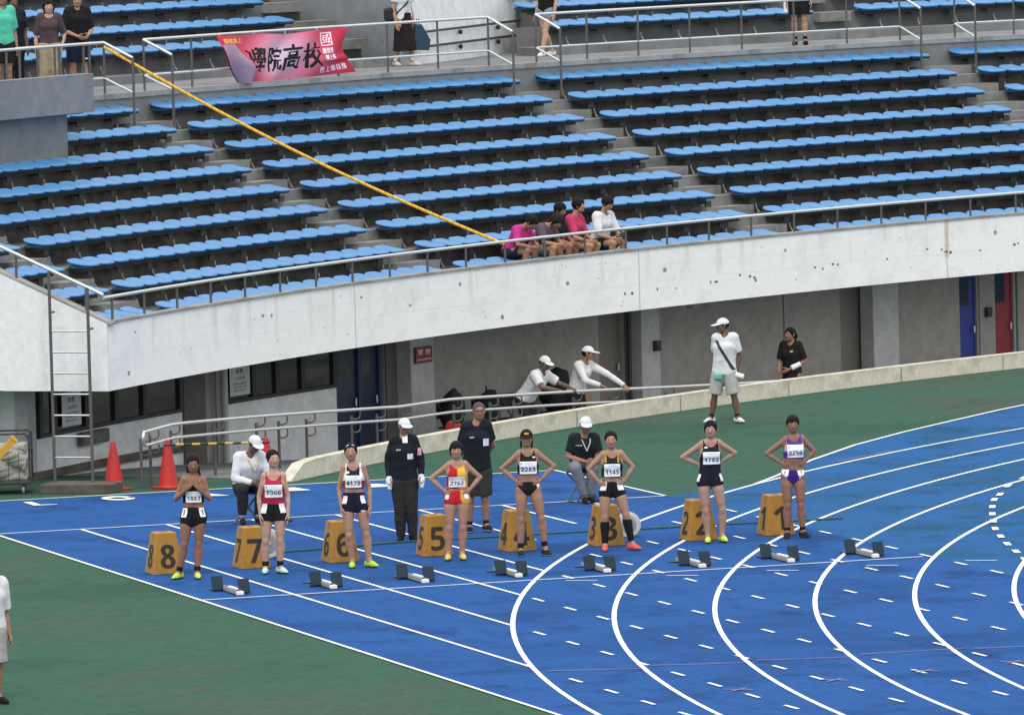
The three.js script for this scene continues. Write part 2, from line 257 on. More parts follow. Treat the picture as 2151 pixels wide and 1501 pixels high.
// ---------- grandstand ----------
const stand = thing('grandstand', 'curved concrete grandstand with white parapet wrapping round the bend behind the track', 'grandstand', [0, 0, 0]);
const RS = (i) => 57.8 + 0.7324 * i, HS = (i) => 2.409 + 0.3181 * i, TS = (i) => HS(i) - 0.42;   // seat radius, seat top, tread
const RIS = (i) => RS(i) - 0.4924;                                                               // riser at the front of row i
const UR = (i) => 66.75 + 0.7243 * i, UH = (i) => 5.735 + 0.325 * i;                              // seats above the walkway
const AIS = [-137.39, -128.31, -119.0, -109.68];
const EAST = -107.2, WEST = -140.9;
{
  for (let i = 0; i < 9; i++) mesh('terrace_step', arcSolid(i ? RIS(i) : 57.27, RIS(i + 1), TS(i) - 0.5, TS(i), WEST + 0.1, EAST), [M.tread][0], stand);
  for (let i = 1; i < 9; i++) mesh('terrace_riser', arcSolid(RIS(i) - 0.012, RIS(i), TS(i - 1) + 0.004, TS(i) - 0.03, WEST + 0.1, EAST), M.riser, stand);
  for (const a of AIS) for (let i = 0; i < 9; i++) {   // two steps to a row in every aisle
    const w = 0.95 / RS(i) * 57.2958, e = 0.28 / RS(i) * 57.2958;
    mesh('aisle_step', arcSolid(RIS(i + 1) - 0.4, RIS(i + 1) - 0.001 + (i < 8 ? 0.004 : 0), TS(i) + 0.003, TS(i) + 0.16, a - w, a + e, 2), M.aisle, stand);
    mesh('aisle_step', arcSolid(i ? RIS(i) - 0.016 : 57.3, RIS(i + 1) - 0.42, TS(i) - (i ? 0.155 : 0.1), TS(i) + 0.008, a - w * 0.86, a + e * 0.7, 2), M.aisle, stand);
  }
  mesh('walkway', arcSolid(63.86, 66.25, 4.5, 5.17, -137, -103), M.deck, stand);
  mesh('walkway', arcSolid(66.252, 69.6, 4.6, 5.168, -119.55, -114.2), M.deck, stand);
  mesh('walkway_edge', arcSolid(63.84, 64.0, 5.1, 5.185, -137, -103), M.coping, stand);
  for (let i = 0; i < 5; i++) { const y = UH(i) - 0.42; for (const [a, b] of [[-137, -119.9], [-116.5 + 0.62 * i, -103]]) mesh('terrace_step', arcSolid(UR(i) - 0.5, UR(i) + 0.2243, y - 0.6, y, a, b), M.deck, stand); }
  for (const [a, b] of [[-120.75, -119.95], [-110.15, -109.5]]) for (let i = 0; i < 5; i++) mesh('aisle_step', arcSolid(UR(i) - 0.72, UR(i) - 0.32, UH(i) - 0.58, UH(i) - 0.41, a, b, 2), M.aisle, stand);
  // parapet with its stains, coping and soffit
  const L = 27.2 * Math.PI / 180 * 57.1, tA = -140.7;
  const px = tex(2048, 128, (u, v) => {
    const a = fbm(u, v, 60, 3, 5, 400), b = fbm(u, v, 300, 14, 3, 420), st = fbm(u, v, 150, 1, 4, 440), e = vnoise(u * 8, v * 5, 8, 5, 460);
    let c = [0.84, 0.843, 0.825];
    c = mix(c, [0.7, 0.71, 0.7], 0.45 * sstep(0.5, 0.8, a));
    c = mix(c, [0.52, 0.48, 0.41], 0.4 * sstep(0.57, 0.85, st) * sstep(0.15, 0.9, v + 0.25 * (e - 0.5)));      // drip stains from the coping
    const board = Math.abs(v - 0.44 - 0.02 * Math.sin(u * 40)) < 0.012 || Math.abs(v - 0.72) < 0.008; if (board && b > 0.5) c = mix(c, [0.6, 0.62, 0.63], 0.35);
    for (const j of [0.298, 0.604, 0.905]) if (Math.abs(u - j - 0.00015 * Math.sin(v * 13)) < 0.0005) c = mix(c, [0.4, 0.36, 0.29], 0.7);
    if (Math.abs(u - 0.905) < 0.002 && v > 0.35) c = mix(c, [0.42, 0.25, 0.12], 0.45 * b + 0.15);
    return sc(c, 0.95 + 0.1 * b);
  });
  { // chips and blots where the photograph has them: share along the wall, height share
    const d = px.image.data, blot = (u, v, w, h, k) => { const cx = u * 2048, cy = v * 128; for (let j = -8; j <= 8; j++) for (let i = -14; i <= 14; i++) { const x = Math.round(cx + i), y = Math.round(cy + j); if (x < 0 || x > 2047 || y < 0 || y > 127) continue; const n = vnoise(x * 0.45, y * 0.45, 4096, 4096, 9); if ((i / w) ** 2 + (j / h) ** 2 < 0.55 + n * 0.9) for (let q = 0; q < 3; q++) d[(y * 2048 + x) * 4 + q] *= k; } };
    for (const [u, v] of [[0.589, 0.3], [0.596, 0.29], [0.622, 0.31], [0.641, 0.29], [0.676, 0.33], [0.681, 0.33], [0.705, 0.4], [0.715, 0.36], [0.719, 0.33], [0.72, 0.28], [0.779, 0.4], [0.786, 0.36], [0.796, 0.42], [0.801, 0.41], [0.848, 0.42], [0.886, 0.53], [0.9, 0.5], [0.903, 0.45], [0.908, 0.44], [0.905, 0.45], [0.936, 0.42], [0.968, 0.48], [0.971, 0.49], [0.979, 0.5], [0.985, 0.51]]) blot(u, v, 1.5 + rnd() * 1.9, 1.7 + rnd() * 1.8, 0.42);
    for (const [u, v] of [[0.305, 0.78], [0.415, 0.78], [0.19, 0.72], [0.2, 0.7], [0.03, 0.8], [0.02, 0.2], [0.75, 0.74], [0.63, 0.62], [0.36, 0.55], [0.53, 0.58], [0.99, 0.78], [0.46, 0.16], [0.95, 0.72]]) blot(u, v, 2 + rnd() * 2.4, 2 + rnd() * 3, 0.6);
    for (let i = 0; i < 45; i++) blot(rnd(), 0.03 + rnd() * 0.95, 1 + rnd() * 1.4, 1 + rnd() * 1.4, 0.82);
  }
  px.repeat.set(1 / L, 1 / 0.98); px.offset.set(-(tA * Math.PI / 180 * 57.1) / L, -1.41 / 0.98); px.wrapS = THREE.RepeatWrapping;
  const par = mesh('parapet', arcSolid(57.1, 57.26, 1.41, 2.385, WEST + 0.05, EAST, 0.6), std(px, 0.85), stand);
  mesh('coping', arcSolid(57.08, 57.28, 2.388, 2.425, WEST + 0.04, EAST, 0.6), M.coping, par);
  mesh('soffit', arcSolid(57.262, 60.3, 1.42, 1.5, WEST + 0.1, EAST), M.passage, stand);
  // end wall: a sloping parapet along the rake, facing the chute
  const wall = (pts, thick, deg) => { // polygon in (radius, height) on the radial plane at deg
    const g = extrudePoly(pts, thick); const a = deg * Math.PI / 180; g.applyMatrix4(new THREE.Matrix4().makeBasis(v3(Math.cos(a), 0, Math.sin(a)), v3(0, 1, 0), v3(-Math.sin(a), 0, Math.cos(a))).setPosition(CX, 0, CZ)); return g;
  };
  const ew = tex(512, 512, (u, v) => { const a = fbm(u, v, 9, 6, 5, 500), st = fbm(u, v, 26, 1, 4, 520), b = fbm(u, v, 60, 60, 3, 540); let c = mix([0.77, 0.78, 0.77], [0.62, 0.61, 0.57], 0.5 * sstep(0.5, 0.8, a)); c = mix(c, [0.45, 0.4, 0.32], 0.42 * sstep(0.58, 0.88, st) * sstep(0.3, 0.7, b)); return sc(c, 0.9 + 0.2 * b); }, 4, 4);
  const slope = (R) => 2.385 + (R - 57.1) * 0.437;
  const end = mesh('end_wall', wall([[57.1, 1.41], [58.72, 1.41], [64, 1.75], [64, slope(64)], [57.1, slope(57.1)]], 0.16, WEST), std(ew, 0.88), stand);
  mesh('coping', wall([[57.05, slope(57.05)+0.003], [64, slope(64)+0.003], [64, slope(64) + 0.04], [57.05, slope(57.05) + 0.04]], 0.21, WEST + 0.02), M.coping, end);
  // lower storey: back wall, sills, pillars, recesses
  const Y0 = -0.85, YS = 1.42;
  mesh('sill_wall', arcSolid(58.9, 59.1, Y0, 0.58, -139.55, -134.885), M.litsillwall, stand); mesh('sill_wall', arcSolid(58.9, 59.1, Y0, 0.58, -133.655, -130.29), M.litsillwall, stand);
  let bw; for (const g of [arcSolid(58.9, 59.1, Y0, YS, -134.88, -133.66), arcSolid(58.9, 59.1, Y0, YS, -128.91, -123.13), arcSolid(58.9, 59.1, Y0, YS, -122.28, -116.9), arcSolid(58.9, 59.1, Y0, YS, -116.12, -113.93), arcSolid(58.9, 59.1, Y0, YS, -113.42, -113.08), arcSolid(58.9, 59.1, Y0, YS, -112.5, -106)]) bw = mesh('back_wall', g, M.passage, stand);
  mesh('wall_base', arcSolid(58.84, 58.897, -0.02, 0.1, -139.7, -134.5), M.base, stand);
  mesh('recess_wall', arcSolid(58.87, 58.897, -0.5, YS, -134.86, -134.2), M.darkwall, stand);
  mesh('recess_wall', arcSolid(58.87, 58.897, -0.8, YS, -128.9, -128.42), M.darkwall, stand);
  for (const [a, b] of [[-128.6, -127.95], [-122.3, -121.82], [-116.35, -115.72]]) mesh('pillar', arcSolid(58.6, 58.899, Y0, YS, a, b, 0.7), M.pillar, stand);
  mesh('wall_joint', arcSolid(58.893, 58.9, Y0, YS, -118.29, -118.26), M.darkwall, bw);
  mesh('outer_wall', [wall([[59.1, -0.05], [64, -0.05], [64, 1.9], [59.1, 1.44]], 0.2, -139.75)], M.whitewall, stand);
  mesh('side_pillar', arcSolid(58.9, 59.1, -0.05, YS, -139.85, -139.56), M.pillar, stand);
  mesh('passage_floor', arcSolid(54.96, 58.9, (t) => Y0 - 0.3, (t) => -0.78 * sstep(-140.5, -124, t) - 0.015, -139.2, -104), M.deck, stand);
  // windows: frame, panes and mullions
  const window_ = (a, b, mulls) => {
    const w = mesh('window', [arcSolid(58.86, 58.93, 0.585, 0.64, a, b), arcSolid(58.86, 58.93, 1.36, YS - 0.003, a, b), ...[a, ...mulls, b].map((t, i, l) => { const h = 0.055; const c = i === 0 ? t + h : i === l.length - 1 ? t - h : t; return arcSolid(58.857, 58.933, 0.642, 1.358, c - h, c + h); })], M.dark, stand);
    const e = [a, ...mulls, b]; for (let i = 0; i < e.length - 1; i++) mesh('pane', arcSolid(58.9, 58.91, 0.642, 1.358, e[i] + (i ? 0.058 : 0.112), e[i + 1] - (i < e.length - 2 ? 0.058 : 0.112)), M.glass, w);
    return w;
  };
  window_(-139.5, -134.9, [-138.98, -137.95, -137.0, -136.1]); window_(-133.64, -130.31, [-132.75, -132.05, -131.3]);
  { const dr = mesh('dark_interior_sheet', arcSolid(59.6, 59.65, Y0, YS, -140, -104), M.dark, stand); }  // near-black sheet painting the unlit interior behind doors and windows
  // doors
  const door = (a, b, col, frame, lab, glass) => {
    const d = mesh('door', arcSolid(58.98, 59.03, -0.8, YS - 0.05, a, b), std(col, 0.45), stand); if (lab) d.userData.label = lab;
    const w = (b - a) * 0.13; mesh('door_frame', [arcSolid(58.93, 59.05, -0.8, YS - 0.002, a - w, a - 0.003), arcSolid(58.93, 59.05, -0.8, YS - 0.002, b + 0.003, b + w), arcSolid(58.93, 59.05, YS - 0.045, YS - 0.004, a, b)], std(frame, 0.5), d);
    if (glass) mesh('door_glass', arcSolid(58.965, 58.977, 0.72, 1.34, a + (b - a) * 0.08, a + (b - a) * 0.62), M.glass, d);
    mesh('handle', tube([pol(58.93, b - (b - a) * 0.15, 0.36), pol(58.93, b - (b - a) * 0.15, 0.24)], 0.018), M.steel, d);
  };
  door(-130.2, -129.6, [0.012, 0.022, 0.05], [0.02, 0.05, 0.13], 'dark blue glazed double door, left leaf', true); door(-129.52, -129.02, [0.012, 0.022, 0.05], [0.02, 0.05, 0.13], 'dark blue glazed double door, right leaf', true);
  door(-123.02, -122.42, [0.2, 0.185, 0.16], [0.35, 0.34, 0.32], 'grey brown steel door beside the pipe', false);
  door(-116.82, -116.2, [0.2, 0.19, 0.17], [0.3, 0.29, 0.27], 'grey brown steel door', false);
  door(-113.88, -113.47, [0.01, 0.035, 0.25], [0.3, 0.3, 0.29], 'blue door with a dark window', true); door(-113.02, -112.58, [0.25, 0.012, 0.025], [0.3, 0.3, 0.29], 'red door with a dark window', true);
  mesh('drain_pipe', tube([pol(58.78, -133.78, -0.4), pol(58.78, -133.78, 1.41)], 0.055, 12), std([0.45, 0.45, 0.44], 0.5), stand);
  mesh('drain_pipe', tube([pol(58.8, -133.98, -0.4), pol(58.8, -133.98, 1.41)], 0.03, 10), std([0.3, 0.29, 0.27], 0.5), stand);
  mesh('drain_pipe', tube([pol(58.78, -122.4, -0.8), pol(58.78, -122.4, 1.41)], 0.035, 10), M.iron, stand);
  for (const [t, y] of [[-121.95, 0.62], [-113.25, 0.58]]) mesh('switch_box', [box(0.12, 0.17, 0.08).applyMatrix4(new THREE.Matrix4().makeRotationY(-t * Math.PI / 180 - Math.PI / 2).setPosition(pol(t < -120 ? 58.55 : 58.86, t, y))), box(0.07, 0.05, 0.1).applyMatrix4(new THREE.Matrix4().makeRotationY(-t * Math.PI / 180 - Math.PI / 2).setPosition(pol(t < -120 ? 58.55 : 58.86, t, y - 0.03)))], M.iron, stand);
  const fl = mesh('ceiling_floodlight', [box(0.34, 0.13, 0.12, 0, -0.12, 0, 0.02), box(0.05, 0.1, 0.05, 0, -0.02, 0)].map(norm), std([0.3, 0.3, 0.29], 0.5), stand); fl.position.copy(pol(58.2, -121.4, 1.41)); fl.rotation.y = 0.8;
  mesh('ceiling_floodlight', box(0.3, 0.11, 0.12, 0, -0.1, 0, 0.02), fl.material, stand).position.copy(pol(58.2, -120.85, 1.41));
  // vomitory at the upper left, grey wall and white stair wall at the top
  const vb = mesh('vomitory_wall', arcSolid(62.62, 63.84, 3.8, 5.0, -139, -132.05), M.greywall, stand);
  mesh('vomitory_parapet', arcSolid(62.36, 62.56, 5.03, 5.64, -139, -131.68), M.greywall, stand);
  mesh('vomitory_slab', arcSolid(62.56, 64.2, 5.0, 5.178, -139, -131.69), M.greywall, stand);
  mesh('stair_wall', wall([[66.2, 4.9], [74, 4.9], [74, 9.4], [66.2, 7.4]], 0.2, -119.6), M.greywall, stand);
  // white wedge wall with two handrails
  const A = v3(14.87, 5.1, -37.1), B = v3(19.01, 5.1, -42.66), dir = B.clone().sub(A).setY(0), len = dir.length(); dir.normalize();
  const nrm = v3(-dir.z, 0, dir.x); if (nrm.z < 0) nrm.negate();
  const ww = mesh('white_stair_wall', extrudePoly([[0, 0], [len, 0], [len, 0.86], [0, 4.2]], 0.22).applyMatrix4(new THREE.Matrix4().makeBasis(dir, v3(0, 1, 0), dir.clone().cross(v3(0, 1, 0))).setPosition(A.clone().addScaledVector(dir.clone().cross(v3(0, 1, 0)), -0.22))), M.whitewall, stand);
  const out = dir.clone().cross(v3(0, 1, 0)); const on = (s, y, o) => A.clone().addScaledVector(dir, s).addScaledVector(out, o).setY(5.1 + y);
  for (const h of [0.38, 0.64]) {
    mesh('handrail', tube([on(0.1, h, 0.09), on(len - 0.25, h, 0.09)], 0.022), M.iron, ww);
    for (const s of [2.6, 4.75, len - 0.35]) mesh('handrail_bracket', new THREE.SphereGeometry(0.045, 10, 8).translate(...on(s, h - 0.08, 0.06).toArray()), M.iron, ww);
  }
  // grey face at the end of the wedge
  mesh('grey_pier', arcSolid(68.2, 69.2, 4.9, 6.05, -114.4, -113.95), M.greywall, stand);
}
// ---------- seats ----------
const seatMat = std(tex(256, 256, (u, v) => sc(mix([0.045, 0.2, 0.435], [0.085, 0.24, 0.43], 0.6 * sstep(0.45, 0.8, fbm(u, v, 6, 6, 5, 600))), 0.9 + 0.2 * fbm(u, v, 40, 40, 3, 610)), 0.9, 0.9), 0.42);
const ORD = ['first', 'second', 'third', 'fourth', 'fifth', 'sixth', 'seventh', 'eighth', 'ninth', 'tenth', 'eleventh', 'twelfth', 'thirteenth', 'fourteenth', 'fifteenth', 'sixteenth', 'seventeenth', 'eighteenth', 'nineteenth', 'twentieth', 'twenty-first', 'twenty-second'];
const BLK = ['far left', 'left', 'centre', 'right', 'far right'];
{
  // one seat: a dished plastic slab with a rolled front edge, on a bracket and a pan coloured as the shaded underside. Local +z faces the track.
  const shell = (() => {
    const n = 28, W = 0.243, D = 0.21, q = new Quads(), uv = (p) => [p.x, p.z];
    const rise = (z) => -0.02 + 0.062 * Math.pow(Math.max(0, (D - z) / (2 * D)), 1.5) - 0.03 * Math.pow(Math.max(0, z / D), 4);
    const out = (k, f, y) => { const a = k / n * Math.PI * 2, c = Math.cos(a), s = Math.sin(a), e = 2 / 3.5, x = Math.sign(c) * Math.pow(Math.abs(c), e) * W * f, z = Math.sign(s) * Math.pow(Math.abs(s), e) * D * f; return v3(x, y + rise(z) - 0.022 * Math.pow(Math.abs(x) / W, 4), z); };
    const rings = [[0.3, 0], [0.55, 0], [0.75, 0.0], [0.9, 0.004], [0.97, 0.003], [1.0, -0.005], [0.99, -0.014], [0.92, -0.03], [0.82, -0.045]];
    for (let k = 0; k < n; k++) { const c = v3(0, rise(0), 0); q.quad(c, out(k + 1, 0.3, 0), out(k, 0.3, 0), out(k, 0.3, 0), uv(c), uv(c), uv(c), uv(c)); }
    for (let r = 0; r < rings.length - 1; r++) for (let k = 0; k < n; k++) { const A = out(k, ...rings[r]), B = out(k + 1, ...rings[r]), C = out(k + 1, ...rings[r + 1]), E = out(k, ...rings[r + 1]); q.quad(A, B, C, E, uv(A), uv(B), [C.x, C.z - C.y], [E.x, E.z - E.y]); }
    for (let k = 0; k < n; k++) { const c = v3(0, rise(0) - 0.045, 0); q.quad(c, out(k, 0.82, -0.045), out(k + 1, 0.82, -0.045), out(k + 1, 0.82, -0.045), uv(c), uv(c), uv(c), uv(c)); }
    return q.geo();
  })();
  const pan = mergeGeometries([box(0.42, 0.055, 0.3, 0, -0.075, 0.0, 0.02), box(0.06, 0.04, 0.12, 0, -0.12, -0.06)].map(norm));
  const panMat = std([0.018, 0.06, 0.13], 0.6);  // dark navy paints the shade below the seat front
  const proto = new THREE.Group(); { const s = new THREE.Mesh(shell, seatMat); s.name = 'seat_shell'; const p = new THREE.Mesh(pan, panMat); p.name = 'shaded_seat_pan'; proto.add(s, p); proto.traverse((o) => { o.castShadow = o.receiveShadow = true; }); }
  const frames = [], far = [], list = [];
  const R2 = Math.PI / 180;
  for (let i = 0; i < 9; i++) for (let b = 0; b < 5; b++) {
    const R = RS(i), aw = 0.69 / R / R2;
    let a = b ? AIS[b - 1] : WEST + 0.22, e = b < 4 ? AIS[b] - aw : EAST - 0.1;
    if (i >= 7) a = Math.max(a, i === 7 ? -131.95 : -131.6);
    if (e - a < 0.3) continue;
    const n = Math.max(1, Math.round((e - a) * R2 * R / 0.48)), st = (e - a) / n;
    frames.push([i, b, R, a, e, n, st]);
    for (let k = 0; k < n; k++) list.push({ i, b, t: a + st * (k + 0.5), R, y: HS(i), k, n });
  }
  for (let i = 0; i < 4; i++) for (const [a, e, b] of [[-128.2, -121.05 + 0.02 * i, 0], [-116.05 + i * 0.05, -110.4, 1], [-109.35, -105, 2]]) {
    const R = UR(i), n = Math.round((e - a) * R2 * R / 0.48), st = (e - a) / n;
    frames.push([i + 20, b, R, a, e, n, st]);
    for (let k = 0; k < n; k++) far.push({ t: a + st * (k + 0.5), R, y: UH(i), n });
  }
  const project = new THREE.Vector3(); camera.updateMatrixWorld(); camera.updateProjectionMatrix();
  const seen = (s) => { project.copy(pol(s.R, s.t, s.y)).project(camera); return Math.abs(project.x) < 1.02 && Math.abs(project.y) < 1.02; };
  const place = (o, s) => { o.position.copy(pol(s.R, s.t, s.y)); const d = -s.t * R2; o.rotation.y = d - Math.PI / 2; };
  let made = 0;
  for (const s of list) {
    if (!seen(s)) { if (s.t > -141) far.push(s); continue; }
    if (made >= 292) { far.push(s); continue; }
    made++;
    const o = proto.clone(); o.name = numbered('stadium_seat'); place(o, s); o.rotation.y += (rnd() - 0.5) * 0.02; o.position.y += (rnd() - 0.5) * 0.006; scene.add(o);
    const half = s.k < s.n / 2, where = half ? `${ORD[s.k]} from the left end` : `${ORD[s.n - 1 - s.k]} from the right end`;
    tag(o, `blue seat ${where}, ${ORD[s.i]} row from the parapet, ${BLK[s.b]} block`, 'seat', 'blue seats of the lower stand');
  }
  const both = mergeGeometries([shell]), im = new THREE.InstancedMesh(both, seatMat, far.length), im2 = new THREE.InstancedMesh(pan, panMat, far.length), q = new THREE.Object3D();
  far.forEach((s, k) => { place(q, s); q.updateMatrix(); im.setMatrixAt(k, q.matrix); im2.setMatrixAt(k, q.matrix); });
  im.name = 'rear_seats'; im2.name = 'shaded_seat_pan'; im.castShadow = im2.castShadow = im.receiveShadow = true; scene.add(im); im.add(im2); im2.userData.kind = 'stuff';
  tag(im, 'rows of blue plastic seats in the back rows and above the walkway', 'seats', null, 'stuff');
  // carrier beam and curved brackets under every row of a block
  const brk = std([0.06, 0.063, 0.063], 0.7), strut = std([0.36, 0.36, 0.33], 0.6);
  for (const [i, b, R, a, e, n, st] of frames) {
    const up = i >= 20, y = up ? UH(i - 20) : HS(i), t0 = y - 0.42;
    const name = up ? `dark steel carrier under the ${ORD[i - 20]} seat row above the walkway, ${['left', 'middle', 'right'][b]} part` : `dark steel carrier under the ${ORD[i]} seat row from the parapet, ${BLK[b]} block`;
    const f = thing('seat_carrier', name, 'seat frame', [0, 0, 0], 0, 'steel carriers under the seat rows');
    mesh('beam', arcSolid(R - 0.02, R + 0.06, y - 0.15, y - 0.085, a + 0.1, e - 0.1, 2), M.iron, f);
    for (let k = 0.5; k < n; k += 2) {
      const t = a + st * (k + 0.5), pts = [[0.02, -0.26], [0.01, -0.31], [-0.02, -0.36], [-0.06, -0.416]].map(([r, h]) => pol(R + r, t + 0.06, y + h));
      mesh('bracket', [arcSolid(R + 0.02, R + 0.045, y - 0.25, y - 0.15, t - 0.07, t + 0.07, 2), arcSolid(R + 0.047, R + 0.225, y - 0.2, y - 0.15, t - 0.05, t + 0.05, 2)], brk, f);
      mesh('strut', tube(pts, [0.018, 0.014, 0.013, 0.018], 6), strut, f);
    }
  }
}

// ---------- railings ----------
function railing(name, label, R, foot, tops, tA, tB, posts, extra = []) {
  const r = thing(name, label, 'railing', [0, 0, 0]);
  const n = Math.ceil((tB - tA) / 0.6);
  tops.forEach((y, i) => mesh(i ? 'lower_rail' : 'top_rail', tube(arcPts(R, y, tA, tB, n), i ? 0.019 : 0.025), M.steel, r));
  for (const t of posts) mesh('post', tube([pol(R, t, val(foot, t)), pol(R, t, val(tops[0], t) - 0.02)], 0.02), M.post, r);
  for (const [nm, pts, rad, mt] of extra) mesh(nm, tube(pts, rad), mt, r);
  return r;
}
{
  const posts = []; for (let t = -140.5; t < EAST; t += 1.142) posts.push(t);
  railing('parapet_railing', 'long low steel railing along the top of the white parapet', 57.18, 2.42, [2.76], WEST + 0.1, EAST, posts);
  const sl = (R) => 2.425 + (R - 57.1) * 0.437, er = thing('end_railing', 'sloping steel railing climbing the end wall of the stand by the ladder', 'railing');
  const ep = (R, h) => pol(R, WEST + 0.09, sl(R) + h);
  mesh('top_rail', tube([ep(57.18, 0.345), ep(64, 0.36)], 0.026), M.steel, er);
  for (const R of [57.45, 58.55, 59.65, 60.75, 61.85]) mesh('post', tube([ep(R, -0.03), ep(R, 0.34)], 0.02), M.post, er);
  const wr = (name, label, a, b, left, right) => {
    const ex = [], R = 63.95, ps = []; const m = Math.max(1, Math.round((b - a) / 1.22)); for (let i = 0; i <= m; i++) ps.push(a + (b - a) * i / m);
    const side = (t) => { ex.push(['stair_rail', [pol(R, t, 6.02), pol(63.38, t, 5.77)], 0.025, M.steel], ['stair_rail', [pol(R, t, 5.44), pol(63.38, t, 5.2)], 0.019, M.steel], ['post', [pol(63.38, t, 4.6), pol(63.38, t, 5.775)], 0.022, M.post]); };
    if (left) side(a); if (right) side(b);
    railing(name, label, R, 5.17, [6.02, 5.44], a, b, ps, ex);
  };
  wr('walkway_railing', 'steel walkway railing at upper left in front of the standing spectators', -138, -129.25, false, true);
  wr('walkway_railing', 'steel walkway railing carrying the red banner', -128.25, -119.93, true, true);
  wr('walkway_railing', 'steel walkway railing to the right of the white stair wall', -118.82, -110.62, true, true);
  wr('walkway_railing', 'steel walkway railing at the far upper right corner', -109.42, -103, true, false);
  // short second rail behind the upper left railing
  const s2 = thing('short_railing', 'short steel railing with many posts behind the upper left walkway railing', 'railing');
  mesh('top_rail', tube(arcPts(64.6, 5.985, -130.65, -128.75, 4), 0.028), M.steel, s2);
  for (const t of [-130.55, -130.1, -129.55, -128.95, -128.8]) mesh('post', tube([pol(64.6, t, 5.17), pol(64.6, t, 5.97)], 0.022), M.post, s2);
  // ramp handrail, two bars on curved brackets
  const TH = [[-141.05, 0.83], [-139.93, 0.855], [-136.9, 0.715], [-132.3, 0.485], [-130.8, 0.475], [-127.95, 0.35], [-126.6, 0.285], [-124.15, 0.16], [-122.4, 0.08], [-120.5, 0.01]];
  const ht = (t) => { for (let i = 0; i < TH.length - 1; i++) if (t <= TH[i + 1][0]) { const [a, y] = TH[i], [b, z] = TH[i + 1]; return y + (z - y) * (t - a) / (b - a); } return TH[TH.length - 1][1]; };
  const R = 56.5, hr = thing('ramp_handrail', 'double steel handrail on curved brackets descending the ramp behind the low wall', 'handrail');
  const end = [pol(R, -141.05, 0.835), pol(R - 0.02, -141.12, 0.78), pol(R, -141.1, 0.68), pol(R, -141.0, 0.635)];
  mesh('top_rail', tube(arcPts(R, ht, -141.05, -120.5, 40), 0.024), M.steel, hr);
  mesh('lower_rail', tube(arcPts(R, (t) => ht(t) - 0.2, -141.0, -120.5, 40), 0.022), M.steel, hr);
  mesh('rail_end', tube(end, 0.022), M.steel, hr);
  for (const t of [-140.94, -140.6, -139.83, -138.28, -136.83, -136.08, -135.16, -133.7, -132.89, -132.1, -130.5, -129.4, -128.7, -126.94, -125.87, -124.3, -122.8]) {
    const y = ht(t), foot = -0.78 * sstep(-140.5, -124, t);
    mesh('post', tube([pol(R + 0.1, t, foot), pol(R + 0.1, t, y - 0.1)], 0.024), M.post, hr);
    for (const d of [0.02, 0.22]) mesh('rail_bracket', tube([[0.1, -0.12], [0.06, -0.14], [0.01, -0.12], [-0.005, -0.07], [0, -0.01]].map(([r, h]) => pol(R + r, t + (0.1 - r) * 0.9, y - d + h)), 0.013, 6), M.post, hr);
  }
}
// ---------- low wall, ladder, block ----------
{
  const lw = tag(mesh('low_wall', arcSolid(54.76, 54.95, -0.3, (t) => 0.25 * sstep(-139.75, -139.05, t) + 0.01, -139.7, EAST, 0.5), M.plinth), 'low cream concrete wall curving between the green surround and the ramp', 'wall');
  for (const t of [-114.6, -114.75, -117.4, -120.2, -123.4, -126.6, -129.8, -132.9]) mesh('wall_joint', arcSolid(54.752, 54.765, 0.0, 0.248, t - 0.012, t + 0.012), M.coping, lw);
  const a = v3(2.2, 0, -15.71), b = v3(3.08, 0, -15.1), d = b.clone().sub(a).normalize(), back = v3(d.z, 0, -d.x).negate(); if (back.z > 0) back.negate();
  const blk = mesh('concrete_block', box(1.07, 0.14, 0.55, 0, 0.07, 0, 0.012), M.base); blk.position.copy(a.clone().add(b).multiplyScalar(0.5).addScaledVector(back, 0.275)); blk.rotation.y = Math.atan2(-d.z, d.x);
  tag(blk, 'dark weathered concrete footing block under the wall ladder', 'block');
  const ld = thing('wall_ladder', 'dark steel ladder fixed upright against the end wall of the stand', 'ladder'), on = (s, y, o = 0.32) => a.clone().addScaledVector(d, s).addScaledVector(back, o).setY(y);
  for (const s of [0.11, 0.69]) mesh('rail', tube([on(s, 0.14), on(s, 3.2 - (s - 0.11) * 0.42)], 0.024, 10), M.post, ld);
  for (let i = 0; i < 7; i++) mesh('rung', tube([on(0.11, 0.5 + i * 0.305), on(0.69, 0.5 + i * 0.305)], 0.014), M.steel, ld);
  for (const s of [0.11, 0.69]) mesh('bracket', tube([on(s, 2.6 - (s - 0.11) * 0.42), on(s, 2.6 - (s - 0.11) * 0.42, 0.5)], 0.018), M.post, ld);
}
